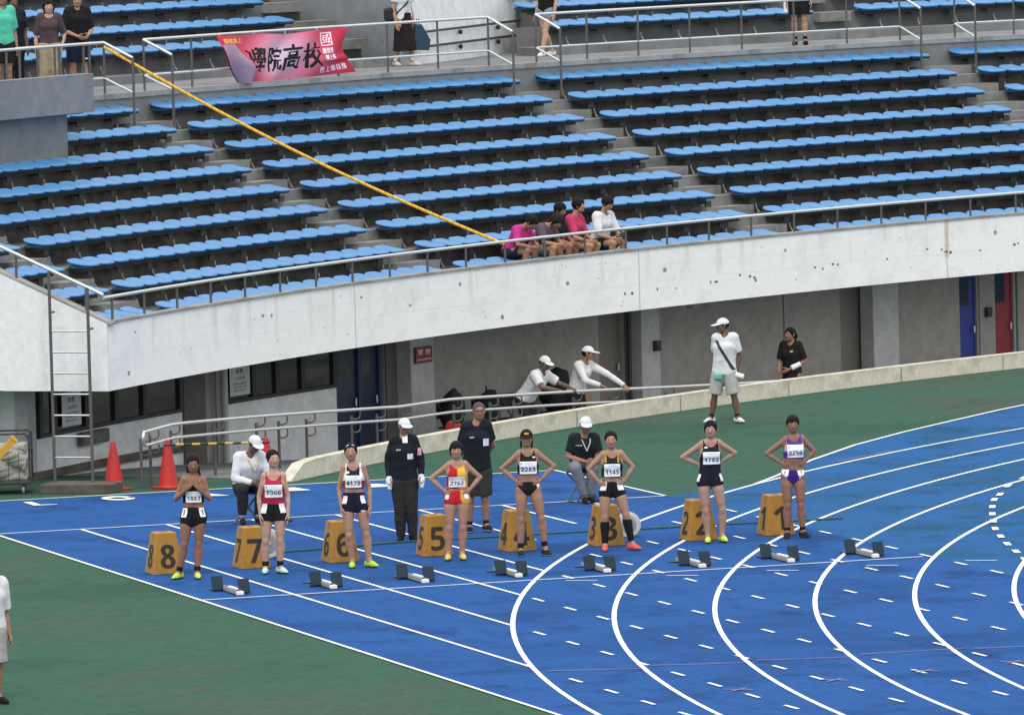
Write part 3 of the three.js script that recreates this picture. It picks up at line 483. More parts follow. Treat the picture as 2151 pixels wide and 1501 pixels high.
// ---------- sign, notices, banner, rope ----------
const KANJI = { // strokes in a 100 x 100 box
  gaku: [[20, 15, 20, 45], [80, 15, 80, 45], [20, 15, 36, 14], [64, 15, 80, 15], [20, 30, 34, 29], [66, 30, 80, 30], [40, 10, 60, 26], [60, 10, 40, 26], [40, 28, 60, 44], [60, 28, 40, 44], [8, 62, 9, 52, 92, 52, 91, 62], [30, 62, 68, 62, 52, 74, 52, 98, 38, 94], [14, 80, 86, 80]],
  in: [[15, 10, 15, 96], [15, 10, 38, 10, 28, 35, 40, 52, 30, 64, 20, 58], [68, 3, 68, 14], [45, 28, 46, 17, 92, 17, 91, 28], [55, 38, 82, 38], [45, 55, 95, 55], [60, 55, 56, 80, 42, 95], [76, 55, 76, 88, 95, 88, 95, 78]],
  ko: [[50, 2, 50, 15], [10, 18, 90, 18], [32, 30, 68, 30, 68, 45, 32, 45, 32, 30], [15, 98, 15, 56, 85, 56, 85, 96, 75, 92], [36, 68, 64, 68, 64, 85, 36, 85, 36, 68]],
  kou: [[4, 32, 42, 32], [24, 5, 24, 97], [24, 35, 6, 70], [24, 42, 40, 58], [70, 5, 70, 18], [48, 24, 97, 24], [60, 34, 50, 52], [82, 34, 94, 50], [86, 52, 68, 78, 46, 96], [56, 54, 76, 80, 98, 96]],
  koku: [[4, 4, 96, 4, 96, 96, 4, 96, 4, 4], [20, 24, 62, 24], [68, 14, 74, 62, 88, 84], [84, 16, 90, 24], [88, 40, 64, 82], [24, 38, 56, 38, 56, 58, 24, 58, 24, 38], [18, 74, 60, 70]],
  riku: [[15, 10, 15, 96], [15, 10, 36, 10, 28, 35, 38, 52, 22, 58], [66, 4, 66, 34], [50, 16, 84, 16], [44, 34, 92, 34], [48, 60, 88, 60], [68, 44, 68, 92], [42, 94, 96, 94]],
  jou: [[48, 5, 48, 92], [48, 40, 84, 40], [5, 93, 95, 93]],
  kyou: [[26, 4, 26, 14], [8, 16, 46, 16], [4, 32, 50, 32], [14, 40, 42, 40, 42, 58, 14, 58, 14, 40], [20, 60, 8, 96], [34, 60, 34, 92, 48, 92], [74, 4, 74, 14], [56, 16, 94, 16], [52, 32, 98, 32], [60, 40, 90, 40, 90, 58, 60, 58, 60, 40], [66, 60, 56, 96], [82, 60, 82, 92, 97, 92]],
  gi: [[6, 28, 38, 28], [24, 4, 24, 94, 12, 90], [6, 66, 38, 54], [46, 22, 96, 22], [70, 4, 70, 44], [50, 46, 90, 46, 66, 80, 44, 96], [56, 58, 96, 96]],
  bu: [[30, 4, 30, 14], [8, 18, 54, 18], [18, 24, 22, 40], [44, 24, 38, 40], [4, 44, 58, 44], [12, 58, 50, 58, 50, 90, 12, 90, 12, 58], [68, 8, 68, 98], [68, 10, 94, 10, 80, 40, 94, 66, 76, 72]],
  kin: [[8, 16, 46, 16], [27, 4, 27, 44], [26, 18, 8, 40], [28, 18, 44, 36], [54, 16, 94, 16], [74, 4, 74, 44], [73, 18, 56, 40], [75, 18, 94, 40], [24, 54, 76, 54], [8, 68, 92, 68], [50, 68, 50, 96, 40, 92], [30, 76, 16, 92], [70, 76, 86, 92]],
  en: [[24, 6, 20, 60, 6, 94], [10, 30, 14, 46], [38, 24, 30, 42], [24, 60, 40, 86], [46, 14, 96, 14], [52, 26, 90, 26, 90, 46, 52, 46, 52, 26], [64, 14, 64, 46], [78, 14, 78, 46], [50, 64, 94, 64], [71, 48, 71, 92], [44, 93, 98, 93]],
};
function brush(g, strokes, x, y, w, h, lw, wob = 0) {
  g.lineCap = g.lineJoin = 'round';
  strokes.forEach((s, n) => { for (let i = 0; i + 3 < s.length; i += 2) { g.lineWidth = lw * (1 + wob * Math.sin(n * 2.3 + i)); g.beginPath(); g.moveTo(x + s[i] / 100 * w, y + s[i + 1] / 100 * h); g.lineTo(x + s[i + 2] / 100 * w, y + s[i + 3] / 100 * h); g.stroke(); } });
}
function sheet(nx, ny, f, thick = 0.003) { // thin cloth or paper from f(u, v), v up
  const q = new Quads();
  for (let i = 0; i < nx; i++) for (let j = 0; j < ny; j++) { const c = [[i, j], [i + 1, j], [i + 1, j + 1], [i, j + 1]].map(([a, b]) => [a / nx, b / ny]), p = c.map(([u, v]) => f(u, v)); q.quad(...p, ...c); }
  return q.geo();
}
{
  const bt = canvasTex(1024, 420, (g, W, H) => {
    const gr = g.createRadialGradient(W * 0.47, H * 0.5, 20, W * 0.47, H * 0.5, W * 0.5); gr.addColorStop(0, '#e0c3d6'); gr.addColorStop(0.28, '#d99db2'); gr.addColorStop(0.6, '#cb4f67'); gr.addColorStop(1, '#b9273f'); g.fillStyle = gr; g.fillRect(0, 0, W, H);
    g.strokeStyle = '#140b11'; const ks = ['gaku', 'in', 'ko', 'kou']; ks.forEach((k, i) => brush(g, KANJI[k], 196 + i * 150, 108 + 8 * Math.sin(i * 2), 140, 226, 19, 0.45));
    brush(g, [[60, 10, 95, 22, 96, 60]], 140, 130, 60, 150, 15, 0.3);
    g.strokeStyle = '#f6e6ec'; brush(g, KANJI.koku, 800, 28, 96, 122, 8);
    for (let r = 0; r < 2; r++) for (let c = 0; c < 3; c++) brush(g, KANJI[['kyou', 'gi', 'riku', 'bu', 'jou', 'in'][r * 3 + c]], 800 + c * 34 + r * 12, 168 + r * 62, 30, 50, 6);
    ['riku', 'jou', 'kyou', 'gi', 'bu'].forEach((k, i) => brush(g, KANJI[k], 770 + i * 44, 338 - i * 4, 37, 56, 5));
    g.strokeStyle = '#f0b64a'; ['in', 'kou', 'ko', 'jou'].forEach((k, i) => brush(g, KANJI[k], 30 + i * 34, 26, 30, 46, 5));
  });
  const T = [[0, -126.43, 6.005], [0.25, -125.05, 5.985], [0.45, -124.5, 5.95], [0.62, -124.05, 5.955], [0.78, -123.6, 6.0], [1, -123.17, 6.0]];
  const L2 = (l, u) => { for (let i = 0; i < l.length - 1; i++) if (u <= l[i + 1][0]) { const t = (u - l[i][0]) / (l[i + 1][0] - l[i][0]); return [1, 2].map((k) => l[i][k] + (l[i + 1][k] - l[i][k]) * t); } return l[l.length - 1].slice(1); };
  const TT = [[0, -126.5, 5.995], [0.3, -125.35, 5.99], [0.5, -124.85, 5.955], [0.72, -124.15, 5.985], [1, -123.29, 6.0]], BB = [[0, -126.02, 5.2], [0.5, -124.95, 5.19], [1, -123.17, 5.24]];
  const f = (u, v) => { const a = L2(TT, u), b = L2(BB, u), w = 1 - v; let t = a[0] + (b[0] - a[0]) * w, y = a[1] + (b[1] - a[1]) * w; t += -0.22 * Math.sin(w * Math.PI) * Math.pow(u, 6) - 0.1 * Math.sin(w * Math.PI) * Math.pow(1 - u, 4); const R = 63.915 - 0.03 - 0.03 * Math.sin(u * 9 + v * 3) - 0.02 * Math.sin(u * 21 - v * 7) - 0.05 * Math.sin(w * Math.PI) - 0.03 * Math.exp(-(((w - 0.66) / 0.06) ** 2)) * sstep(0.6, 0.9, u); return pol(R, t, y); };
  const ban = thing('banner', 'red and pink school banner with black brush lettering tied to the walkway railing', 'banner');
  const cloth = std(bt, 0.85, { side: THREE.DoubleSide }); mesh('cloth', sheet(48, 22, f), cloth, ban);
  const flap = (u, v) => { const a = f(0.0 + 0.02 * u, v), b = f(0.03 + 0.17 * (1 - Math.abs(v - 0.3) * 1.3), v); return a.lerp(b, u).addScaledVector(pol(1, -126, 0).sub(v3(CX, 0, CZ)), -0.03 - 0.05 * Math.sin(u * Math.PI)); };
  const fold = mesh('folded_corner', sheet(8, 14, (u, v) => flap(u, v * 0.82)), std([0.36, 0.24, 0.33], 0.9, { side: THREE.DoubleSide }), ban);
  for (const u of [0.02, 0.25, 0.5, 0.75, 0.98]) { const p = f(u, 1); mesh('tie', tube([p, p.clone().setY(6.03)], 0.006, 5), M.line, ban); }
  // yellow and black hazard rope
  const rope = thing('hazard_rope', 'yellow and black twisted rope stretched from the walkway down to the parapet railing', 'rope');
  const a = pol(63.9, -129.3, 5.95), b = pol(57.16, -127.98, 2.72), n = 64, pts = Array.from({ length: n + 1 }, (_, i) => { const t = i / n, p = a.clone().lerp(b, t); p.y -= 0.16 * Math.sin(t * Math.PI); return p; });
  mesh('yellow_strand', tube(pts, 0.026), std([0.72, 0.4, 0.03], 0.7), rope);
  const d = b.clone().sub(a).normalize(), s1 = v3(0, 1, 0).cross(d).normalize(), s2 = d.clone().cross(s1), tw = [];
  for (let i = 0; i <= n * 8; i++) { const t = i / n / 8, p = a.clone().lerp(b, t); p.y -= 0.16 * Math.sin(t * Math.PI); const w = t * 2 * Math.PI * 60; tw.push(p.addScaledVector(s1, 0.02 * Math.cos(w)).addScaledVector(s2, 0.02 * Math.sin(w))); }
  mesh('black_strand', tube(tw, 0.0085, 5), std([0.3, 0.17, 0.03], 0.8), rope);
  // red sign on the pillar
  const st = canvasTex(256, 256, (g) => { g.fillStyle = '#8d1f22'; g.fillRect(0, 0, 256, 256); g.strokeStyle = '#ece4e2'; brush(g, KANJI.kin, 32, 34, 78, 92, 8); brush(g, KANJI.en, 146, 34, 78, 92, 8); g.fillStyle = '#ece4e2'; g.font = 'bold 38px sans-serif'; g.textAlign = 'center'; g.fillText('NO SMOKING', 128, 214, 226); });
  const sg = mesh('no_smoking_sign', arcSolid(58.56, 58.585, 0.82, 1.08, -128.52, -128.04, 2), std([0.25, 0.02, 0.02], 0.5)); tag(sg, 'red no smoking sign with white characters on the light pillar', 'sign');
  const fr = mesh('sign_face', sheet(2, 1, (u, v) => pol(58.555, -128.51 + 0.46 * u, 0.825 + 0.25 * v)), std(st, 0.5), sg);
  const paper = (label, t0, t1, y0, y1, s) => {
    const t = canvasTex(256, 320, (g) => { g.fillStyle = s ? '#cfd2d0' : '#c4c7c4'; g.fillRect(0, 0, 256, 320); g.strokeStyle = '#33383a'; brush(g, KANJI.kin, 82, 50, 40, 48, 5); brush(g, KANJI.en, 128, 50, 40, 48, 5); ['jou', 'ko', 'kou', 'bu'].forEach((k, i) => brush(g, KANJI[k], 64 + i * 34, 130, 28, 32, 3)); for (let r = 0; r < 3; r++) { for (let i = 0; i < 9; i++) brush(g, KANJI[['gi', 'in', 'ko', 'jou', 'riku'][(i * 2 + r) % 5]], 44 + i * 19, 190 + r * 34, 15, 20, 2); } });
    const o = mesh('window_notice', sheet(2, 2, (u, v) => pol(58.845 - 0.002 * u, t0 + (t1 - t0) * u, y0 + (y1 - y0) * v)), std(t, 0.7, { side: THREE.DoubleSide })); tag(o, label, 'notice');
  };
  paper('white paper notice in the dark window behind the ladder', -138.8, -138.17, 0.69, 1.2, 1); paper('white printed notice in the window right of the drain pipes', -133.5, -132.9, 0.7, 1.19, 0);
}
// ---------- cones and bar ----------
{
  const red = std(tex(128, 128, (u, v) => sc(mix([0.47, 0.017, 0.015], [0.34, 0.02, 0.02], sstep(0.5, 0.8, fbm(u, v, 8, 8, 4, 700))), 0.9 + 0.2 * fbm(u, v, 30, 30, 3, 710))), 0.55);
  const c = thing('traffic_cone', 'red traffic cone standing alone beside the ladder footing', 'cone', [3.3, 0, -15.7], 0.4, 'red traffic cones below the stand');
  mesh('cone_body', new THREE.LatheGeometry([[0.165, 0.03], [0.155, 0.05], [0.148, 0.06], [0.036, 0.69], [0.034, 0.7], [0.02, 0.705], [0.0, 0.705]].map(([x, y]) => new THREE.Vector2(x, y)), 24), red, c);
  mesh('cone_base', box(0.37, 0.03, 0.37, 0, 0.015, 0, 0.01), red, c);
  const cp = (x, z, l) => { const o = c.clone(); o.name = numbered('traffic_cone'); o.position.set(x, 0, z); o.userData.label = l; scene.add(o); };
  cp(4.06, -15.5, 'red traffic cone at the left end of the black and yellow bar'); cp(5.42, -15.05, 'red traffic cone behind the seated man in white, right end of the bar');
  const A = v3(4.06, 0.63, -15.5), B = v3(5.42, 0.63, -15.05), bar = thing('cone_bar', 'black and yellow striped bar hung between two red cones', 'bar');
  for (let i = 0; i < 12; i++) mesh('stripe', tube([A.clone().lerp(B, i / 12), A.clone().lerp(B, (i + 0.999) / 12)], 0.018, 10), i % 2 ? std([0.62, 0.36, 0.05], 0.6) : M.dark, bar);
  for (const p of [A, B]) mesh('hanger_ring', new THREE.TorusGeometry(0.05, 0.012, 8, 20).rotateX(Math.PI / 2).translate(p.x, p.y, p.z), M.dark, bar);
}
// ---------- number boxes, starting blocks, reels, cable ----------
const font = await new FontLoader().loadAsync('fonts/droid/droid_sans_bold.typeface.json');
{
  const yel = std(tex(256, 256, (u, v) => { let c = mix([0.385, 0.19, 0.022], [0.27, 0.125, 0.018], sstep(0.45, 0.8, fbm(u, v, 5, 5, 5, 720))); return sc(c, 0.88 + 0.24 * fbm(u, v, 30, 30, 3, 730)); }, 0.6, 0.6), 0.6);
  const ink = std([0.022, 0.02, 0.014], 0.7);
  const B = 0.205, T = 0.135, H = 0.54;
  const body = (() => { // truncated pyramid with softened edges
    const s = (h, r) => { const p = [], c = 0.018; for (const [sx, sz, a] of [[1, 1, 0], [-1, 1, 1], [-1, -1, 2], [1, -1, 3]]) for (let k = 0; k <= 3; k++) { const w = (a + k / 3) * Math.PI / 2; p.push(v3(sx * (r - c) + c * Math.cos(w), h, sz * (r - c) + c * Math.sin(w))); } return p; };
    const rings = [s(0.012, B), s(0.03, B - 0.002), s(H - 0.02, T + 0.004), s(H - 0.005, T), s(H, T - 0.014)], q = new Quads();
    for (let i = 0; i < rings.length - 1; i++) for (let k = 0; k < 16; k++) { const a = rings[i][k], b = rings[i][(k + 1) % 16], c = rings[i + 1][(k + 1) % 16], d = rings[i + 1][k]; q.quad(b, a, d, c, [b.x + b.z, b.y], [a.x + a.z, a.y], [d.x + d.z, d.y], [c.x + c.z, c.y]); }
    const top = rings[4]; for (let k = 1; k < 15; k++) q.quad(top[0], top[k + 1], top[k], top[k], [0, 0], [0.1, 0], [0.1, 0.1], [0.1, 0.1]);
    return q.geo();
  })();
  const tilt = Math.atan2(B - T, H);
  const pos = [[0.56, -3.58], [1.76, -3.66], [3.0, -3.77], [4.32, -3.85], [5.47, -3.86], [6.71, -3.86], [8.01, -3.86], [9.13, -3.93]];
  const who = ['black kit with a white cap hem', '', '', '', '', '', '', ''];
  pos.forEach(([x, z], i) => {
    const n = 8 - i, NW = ['', 'one', 'two', 'three', 'four', 'five', 'six', 'seven', 'eight'][n], b = thing('lane_number_box', `yellow tapered box with a black ${NW} on its faces`, 'lane box', [x, 0, z], (hash(i, 3, 5) - 0.5) * 0.08, 'yellow lane number boxes');
    mesh('box_body', body, yel, b); mesh('box_foot', box(0.4, 0.014, 0.4, 0, 0.007, 0), M.dark, b);
    const g0 = new THREE.ShapeGeometry(font.generateShapes(String(n), 0.3), 8); g0.computeBoundingBox(); const bb = g0.boundingBox; g0.translate(-(bb.min.x + bb.max.x) / 2, -(bb.min.y + bb.max.y) / 2, 0); g0.scale(n === 1 ? 1.15 : 0.98, 0.31 / (bb.max.y - bb.min.y), 1);
    const yc = 0.235, rr = B + (T - B) * yc / H + 0.006;
    mesh('lane_number', g0.clone().rotateX(-tilt).translate(0.0, yc, rr), ink, b);
    mesh('lane_number', g0.clone().rotateX(-tilt).translate(0, yc, rr).rotateY(-Math.PI / 2), ink, b);
    mesh('carry_slot', box(0.09, 0.006, 0.03, 0, H + 0.001, 0, 0.002), M.dark, b);
  });
  // starting blocks: ribbed alloy rail, two tilted pads on arms
  const alloy = std([0.4, 0.39, 0.35], 0.5, { metalness: 0.35 }), white = std([0.78, 0.78, 0.75], 0.6), pad = std(tex(128, 128, (u, v) => sc([0.009, 0.024, 0.04], 0.7 + 0.7 * fbm(u, v, 40, 40, 2, 740)), 0.14, 0.14), 0.85), steelD = std([0.05, 0.06, 0.07], 0.5, { metalness: 0.5 });
  const sb = (label, x, z, front, rear, slot) => {
    const o = thing('starting_block', label, 'starting block', [x, 0.004, z], 0, 'starting blocks on the start line');
    mesh('rail', [box(0.07, 0.022, 0.9, 0, 0.025, -0.47, 0.004), box(0.014, 0.045, 0.88, -0.032, 0.04, -0.47), box(0.014, 0.045, 0.88, 0.032, 0.04, -0.47)], alloy, o);
    mesh('rail_cap', box(0.09, 0.05, 0.05, 0, 0.032, 0, 0.01), white, o);
    mesh('rack_cover', box(0.04, 0.024, 0.34, 0, 0.075, -0.3, 0.006), white, o);
    mesh('rear_anchor', box(0.26, 0.016, 0.06, 0, 0.01, -0.9, 0.004), steelD, o);
    for (const [s, zz] of [[1, front], [-1, rear]]) {
      const p = box(0.145, 0.19, 0.022, 0, 0.095, 0, 0.006).rotateX(-0.42).translate(s * 0.1, 0.02, zz); mesh('foot_pad', p, pad, o);
      mesh('pad_arm', [tube([v3(s * 0.1, 0.02, zz - 0.02), v3(s * 0.1, 0.03, zz - 0.14), v3(s * 0.1, 0.13, zz - 0.085)], 0.01, 6), box(0.2, 0.014, 0.04, s * 0.07, 0.016, zz - 0.05)], steelD, o);
    }
  };
  const bp = [[0.6, -0.3], [1.85, -0.38], [3.08, -0.42], [4.33, -0.42], [5.5, -0.36], [6.75, -0.25], [7.96, -0.25], [9.1, -0.2]], fr = [-0.12, -0.14, -0.12, -0.14, -0.14, -0.14, -0.14, -0.12], re = [-0.62, -0.4, -0.6, -0.38, -0.36, -0.38, -0.62, -0.6];
  bp.forEach(([x, z], i) => sb(`starting block with dark pads in front of the yellow number ${['eight', 'seven', 'six', 'five', 'four', 'three', 'two', 'one'][i]} box`, x, z, fr[i], re[i]));
  // white cable reels and the green cable
  const reel = (label, x, z, turn, size = 1) => {
    const o = thing('cable_reel', label, 'cable reel', [x, 0.203, z], turn, 'white cable reels behind the lane boxes'); o.scale.setScalar(size); o.position.y *= size; const w = std([0.54, 0.55, 0.54], 0.5), g = std([0.25, 0.27, 0.28], 0.6);
    const disc = (zz) => { const l = new THREE.LatheGeometry([[0.0, 0.0], [0.1, 0.004], [0.13, 0.02], [0.18, 0.022], [0.2, 0.01], [0.2, -0.004], [0.0, -0.006]].map(([a, b]) => new THREE.Vector2(a, b)), 32).rotateX(Math.PI / 2); return zz < 0 ? l.rotateY(Math.PI).translate(0, 0, zz) : l.translate(0, 0, zz); };
    mesh('reel_flange', disc(0.1), w, o); mesh('reel_flange', disc(-0.1), w, o);
    mesh('cable_coil', new THREE.CylinderGeometry(0.15, 0.15, 0.18, 28).rotateX(Math.PI / 2), std([0.02, 0.12, 0.07], 0.6), o);
    mesh('hub_plate', new THREE.CylinderGeometry(0.12, 0.12, 0.012, 24).rotateX(Math.PI / 2).translate(0, 0, 0.125), g, o); mesh('hub_cap', new THREE.SphereGeometry(0.035, 12, 10).translate(0, 0, 0.13), w, o);
  };
  reel('white cable reel with grey hub behind the lane seven athlete', 2.29, -4.72, -0.1); reel('white cable reel half hidden behind number box three', 7.32, -4.7, -0.3, 0.84);
  const cpts = [[2.5, -5.2], [3.4, -5.38], [4.4, -5.62], [5.5, -5.62], [6.8, -5.62], [7.8, -5.52], [9, -5.5], [9.76, -5.42], [10.64, -5.37]].map(([x, z]) => v3(x, 0.022, z)), cv = new THREE.CatmullRomCurve3(cpts);
  tag(mesh('green_cable', tube(cv.getPoints(70), 0.013, 7), std([0.012, 0.08, 0.065], 0.6)), 'thick green cable lying across the lanes behind the lane boxes', 'cable');
}
// ---------- trolley at the left edge ----------
{
  const tr = thing('cage_trolley', 'steel cage trolley on castors heaped with pale netting at the left edge', 'trolley', [1.72, 0, -16.2], -0.32), fr = [];
  const w = 0.46, d = 0.33;
  for (const x of [-w, w]) for (const z of [-d, d]) fr.push(tube([v3(x, 0.16, z), v3(x, 0.86, z)], 0.016));
  for (const z of [-d, d]) fr.push(tube([v3(-w, 0.8, z), v3(-w + 0.05, 0.88, z), v3(w - 0.05, 0.88, z), v3(w, 0.8, z)], 0.016));
  for (const x of [-w, w]) fr.push(tube([v3(x, 0.62, -d), v3(x, 0.62, d)], 0.012));
  for (let i = 1; i < 6; i++) fr.push(tube([v3(-w + i * w / 3, 0.18, d), v3(-w + i * w / 3, 0.62, d)], 0.005, 5));
  mesh('cage_frame', fr, M.iron, tr); mesh('deck', box(0.95, 0.05, 0.7, 0, 0.17, 0, 0.01), M.iron, tr);
  for (const [x, z] of [[-0.36, 0.25], [0.36, 0.25], [0.36, -0.25], [-0.36, -0.25]]) { const c = mesh('castor', [tube([v3(x, 0.15, z), v3(x, 0.07, z + 0.02)], 0.02), new THREE.CylinderGeometry(0.06, 0.06, 0.035, 16).rotateZ(Math.PI / 2).translate(x, 0.06, z + 0.03)], std([0.2, 0.2, 0.19], 0.6), tr); }
  const net = thing('netting_heap', 'heap of pale folded netting stacked in the cage trolley', 'netting', [1.72, 0.2, -16.2], -0.32), nm = std(tex(128, 128, (u, v) => sc([0.5, 0.49, 0.42], 0.5 + 0.8 * fbm(u, v, 30, 30, 3, 760)), 0.4, 0.4), 0.95);
  for (let k = 0; k < 9; k++) for (const z of [-0.18, 0.14]) { const pts = []; for (let i = 0; i <= 10; i++) pts.push(v3(-0.4 + i * 0.08, 0.035 + k * 0.052 + 0.016 * Math.sin(i * 1.7 + k * 2.1), z + 0.04 * Math.sin(i * 1.1 + k))); mesh('net_fold', tube(pts, pts.map((_, i) => 0.045 + 0.018 * hash(i, k, z > 0 ? 3 : 4)), 8), nm, net); }
  const yb = mesh('yellow_bar', [box(0.1, 0.62, 0.08, 0, 0, 0, 0.02), box(0.12, 0.04, 0.1, 0, 0.31, 0, 0.012)], std([0.6, 0.33, 0.04], 0.6)); yb.position.set(1.6, 0.6, -15.7); yb.rotation.set(0.1, -0.3, -0.75); tag(yb, 'yellow plastic bar leaning across the front of the cage trolley', 'bar');
  const rk = mesh('wall_panel', arcSolid(58.78, 58.86, 0.36, 0.56, -138.25, -137.4, 0.2), std(tex(256, 256, (u, v) => sc([0.13, 0.13, 0.12], 0.35 + 1.3 * fbm(u, v, 14, 14, 4, 770)), 0.6, 0.6), 0.95)); tag(rk, 'dark blotched bundle fixed under the window sill behind the ladder', 'panel');
}
// ---------- things on the ramp ----------
{
  const fab = std([0.012, 0.012, 0.014], 0.9), floor = -0.62;
  const blob = (name, label, cat, t, R, y, w, h, d, col, s, parent) => { const g = new THREE.SphereGeometry(0.5, 24, 18), p = g.attributes.position; for (let i = 0; i < p.count; i++) { const x = p.getX(i), Y = p.getY(i), z = p.getZ(i), n = 0.82 + 0.36 * vnoise(x * 5 + 9, Y * 5 + z * 3 + 9, 64, 64, s), sq = 1 / Math.pow(Math.abs(2 * x) ** 4 + Math.abs(2 * Y) ** 4 + Math.abs(2 * z) ** 4, 0.12); p.setXYZ(i, x * n * w * sq, Y * n * h * sq, z * n * d * sq); } g.computeVertexNormals(); const o = mesh(name, g, std(col, 0.85), parent); o.position.copy(pol(R, t, y)); o.rotation.y = -t * Math.PI / 180 + Math.PI / 2; if (label) tag(o, label, cat); return o; };
  const chair = (t, label) => { const c = thing('folding_chair', label, 'chair', pol(57.9, t, floor), -t * Math.PI / 180 - Math.PI / 2, 'chairs on the ramp'); mesh('seat', box(0.42, 0.03, 0.4, 0, 0.43, 0, 0.01), fab, c); mesh('backrest', box(0.42, 0.26, 0.025, 0, 0.7, -0.22, 0.01), fab, c); for (const x of [-0.19, 0.19]) { mesh('leg', tube([v3(x, 0, 0.2), v3(x, 0.44, 0.05), v3(x, 0.82, -0.22)], 0.013), M.iron, c); mesh('leg', tube([v3(x, 0, -0.2), v3(x, 0.43, 0.12)], 0.013), M.iron, c); } };
  chair(-128.4, 'folding chair by the light pillar, under a black jacket'); chair(-127.4, 'folding chair behind the ramp rail, under a black backpack'); chair(-126.65, 'folding chair behind the ramp rail, between backpack and leaning man');
  blob('black_jacket', 'black jacket slung over the chair next to the light pillar', 'jacket', -128.4, 57.95, 0.1, 0.46, 0.62, 0.3, [0.008, 0.008, 0.009], 5);
  const bp = thing('backpack', 'black backpack standing on the second chair behind the ramp rail', 'backpack', pol(57.9, -127.4, floor + 0.45), 1.2); { mesh('bag_body', box(0.34, 0.5, 0.2, 0, 0.25, 0, 0.06), fab, bp); mesh('front_pocket', box(0.26, 0.22, 0.07, 0, 0.15, 0.12, 0.03), std([0.02, 0.02, 0.022], 0.7), bp); mesh('strap', tube([v3(-0.1, 0.46, -0.1), v3(-0.13, 0.3, -0.18), v3(-0.1, 0.1, -0.1)], 0.02), fab, bp); mesh('grab_loop', tube([v3(-0.05, 0.5, -0.06), v3(0, 0.55, -0.06), v3(0.05, 0.5, -0.06)], 0.012), fab, bp); }
  blob('black_bag', 'large black bag against the wall between the two leaning men', 'bag', -124.9, 58.4, 0.12, 0.6, 0.66, 0.36, [0.007, 0.007, 0.008], 8);
  blob('red_bag', 'red bag on the ramp floor beside the light pillar', 'bag', -129.55, 57.2, -0.26, 0.34, 0.54, 0.26, [0.3, 0.012, 0.018], 11);
  const cb = mesh('cardboard_box', [box(0.34, 0.28, 0.34, 0, 0.14, 0, 0.004), box(0.34, 0.006, 0.1, 0, 0.285, 0.12)], std([0.32, 0.2, 0.11], 0.85)); cb.position.copy(pol(58.3, -124.45, -0.22)); cb.rotation.y = 0.4; tag(cb, 'brown cardboard box on the ramp behind the right leaning man', 'box');
  const tb = thing('trestle_table', 'low dark table on the ramp behind the leaning men', 'table', pol(58.25, -124.7, floor), 0.6); mesh('table_top', box(1.1, 0.03, 0.45, 0, 0.39, 0, 0.006), M.iron, tb); for (const x of [-0.48, 0.48]) for (const z of [-0.17, 0.17]) mesh('leg', tube([v3(x, 0, z), v3(x, 0.38, z)], 0.014), M.iron, tb);
}
// ---------- people: smooth-joined tapered limbs meshed on a grid ----------
const smin = (a, b, k) => { const h = Math.max(k - Math.abs(a - b), 0) / k; return Math.min(a, b) - h * h * k * 0.25; };
class Field {
  constructor(k = 0.03) { this.k = k; this.b = []; this.cut = []; }
  // tapered capsule; t0..t1 clips it along its length, flat where clipped
  bone(a, b, ra, rb, o = {}) { const d = [b[0] - a[0], b[1] - a[1], b[2] - a[2]], l2 = d[0] ** 2 + d[1] ** 2 + d[2] ** 2; this.b.push({ a, d, l2: l2 || 1e-9, L: Math.sqrt(l2), ra, rb, t0: o.t0 ?? 0, t1: o.t1 ?? 1, f: o.flat ?? false, k: o.k ?? this.k, s: o.sz ?? 1 }); return this; }
  fn(f) { this.b.push({ fn: f, k: this.k }); return this; }
  clip(f) { this.cut.push(f); return this; }
  at(x, y, z) {
    let r = 1e3;
    for (const b of this.b) {
      let d;
      if (b.fn) d = b.fn(x, y, z);
      else {
        const px = x - b.a[0], py = y - b.a[1], pz = z - b.a[2], tt = (px * b.d[0] + py * b.d[1] + pz * b.d[2]) / b.l2, t = tt < b.t0 ? b.t0 : tt > b.t1 ? b.t1 : tt, qx = px - b.d[0] * t, qy = py - b.d[1] * t, qz = (pz - b.d[2] * t) * b.s;
        d = Math.sqrt(qx * qx + qy * qy + qz * qz) - (b.ra + (b.rb - b.ra) * t);
        if (b.f) d = Math.max(d, (tt - b.t1) * b.L);
      }
      r = r > 900 ? d : smin(r, d, b.k);
    }
    for (const c of this.cut) r = Math.max(r, c(x, y, z));
    return r;
  }
  box(pad = 0.03) {
    const lo = [1e9, 1e9, 1e9], hi = [-1e9, -1e9, -1e9];
    for (const b of this.b) { if (b.fn) continue; for (const t of [b.t0, b.t1]) for (let i = 0; i < 3; i++) { const c = b.a[i] + b.d[i] * t, r = Math.max(b.ra, b.rb) / (i === 2 ? Math.min(1, b.s) : 1) + pad; lo[i] = Math.min(lo[i], c - r); hi[i] = Math.max(hi[i], c + r); } }
    return [lo, hi];
  }
}
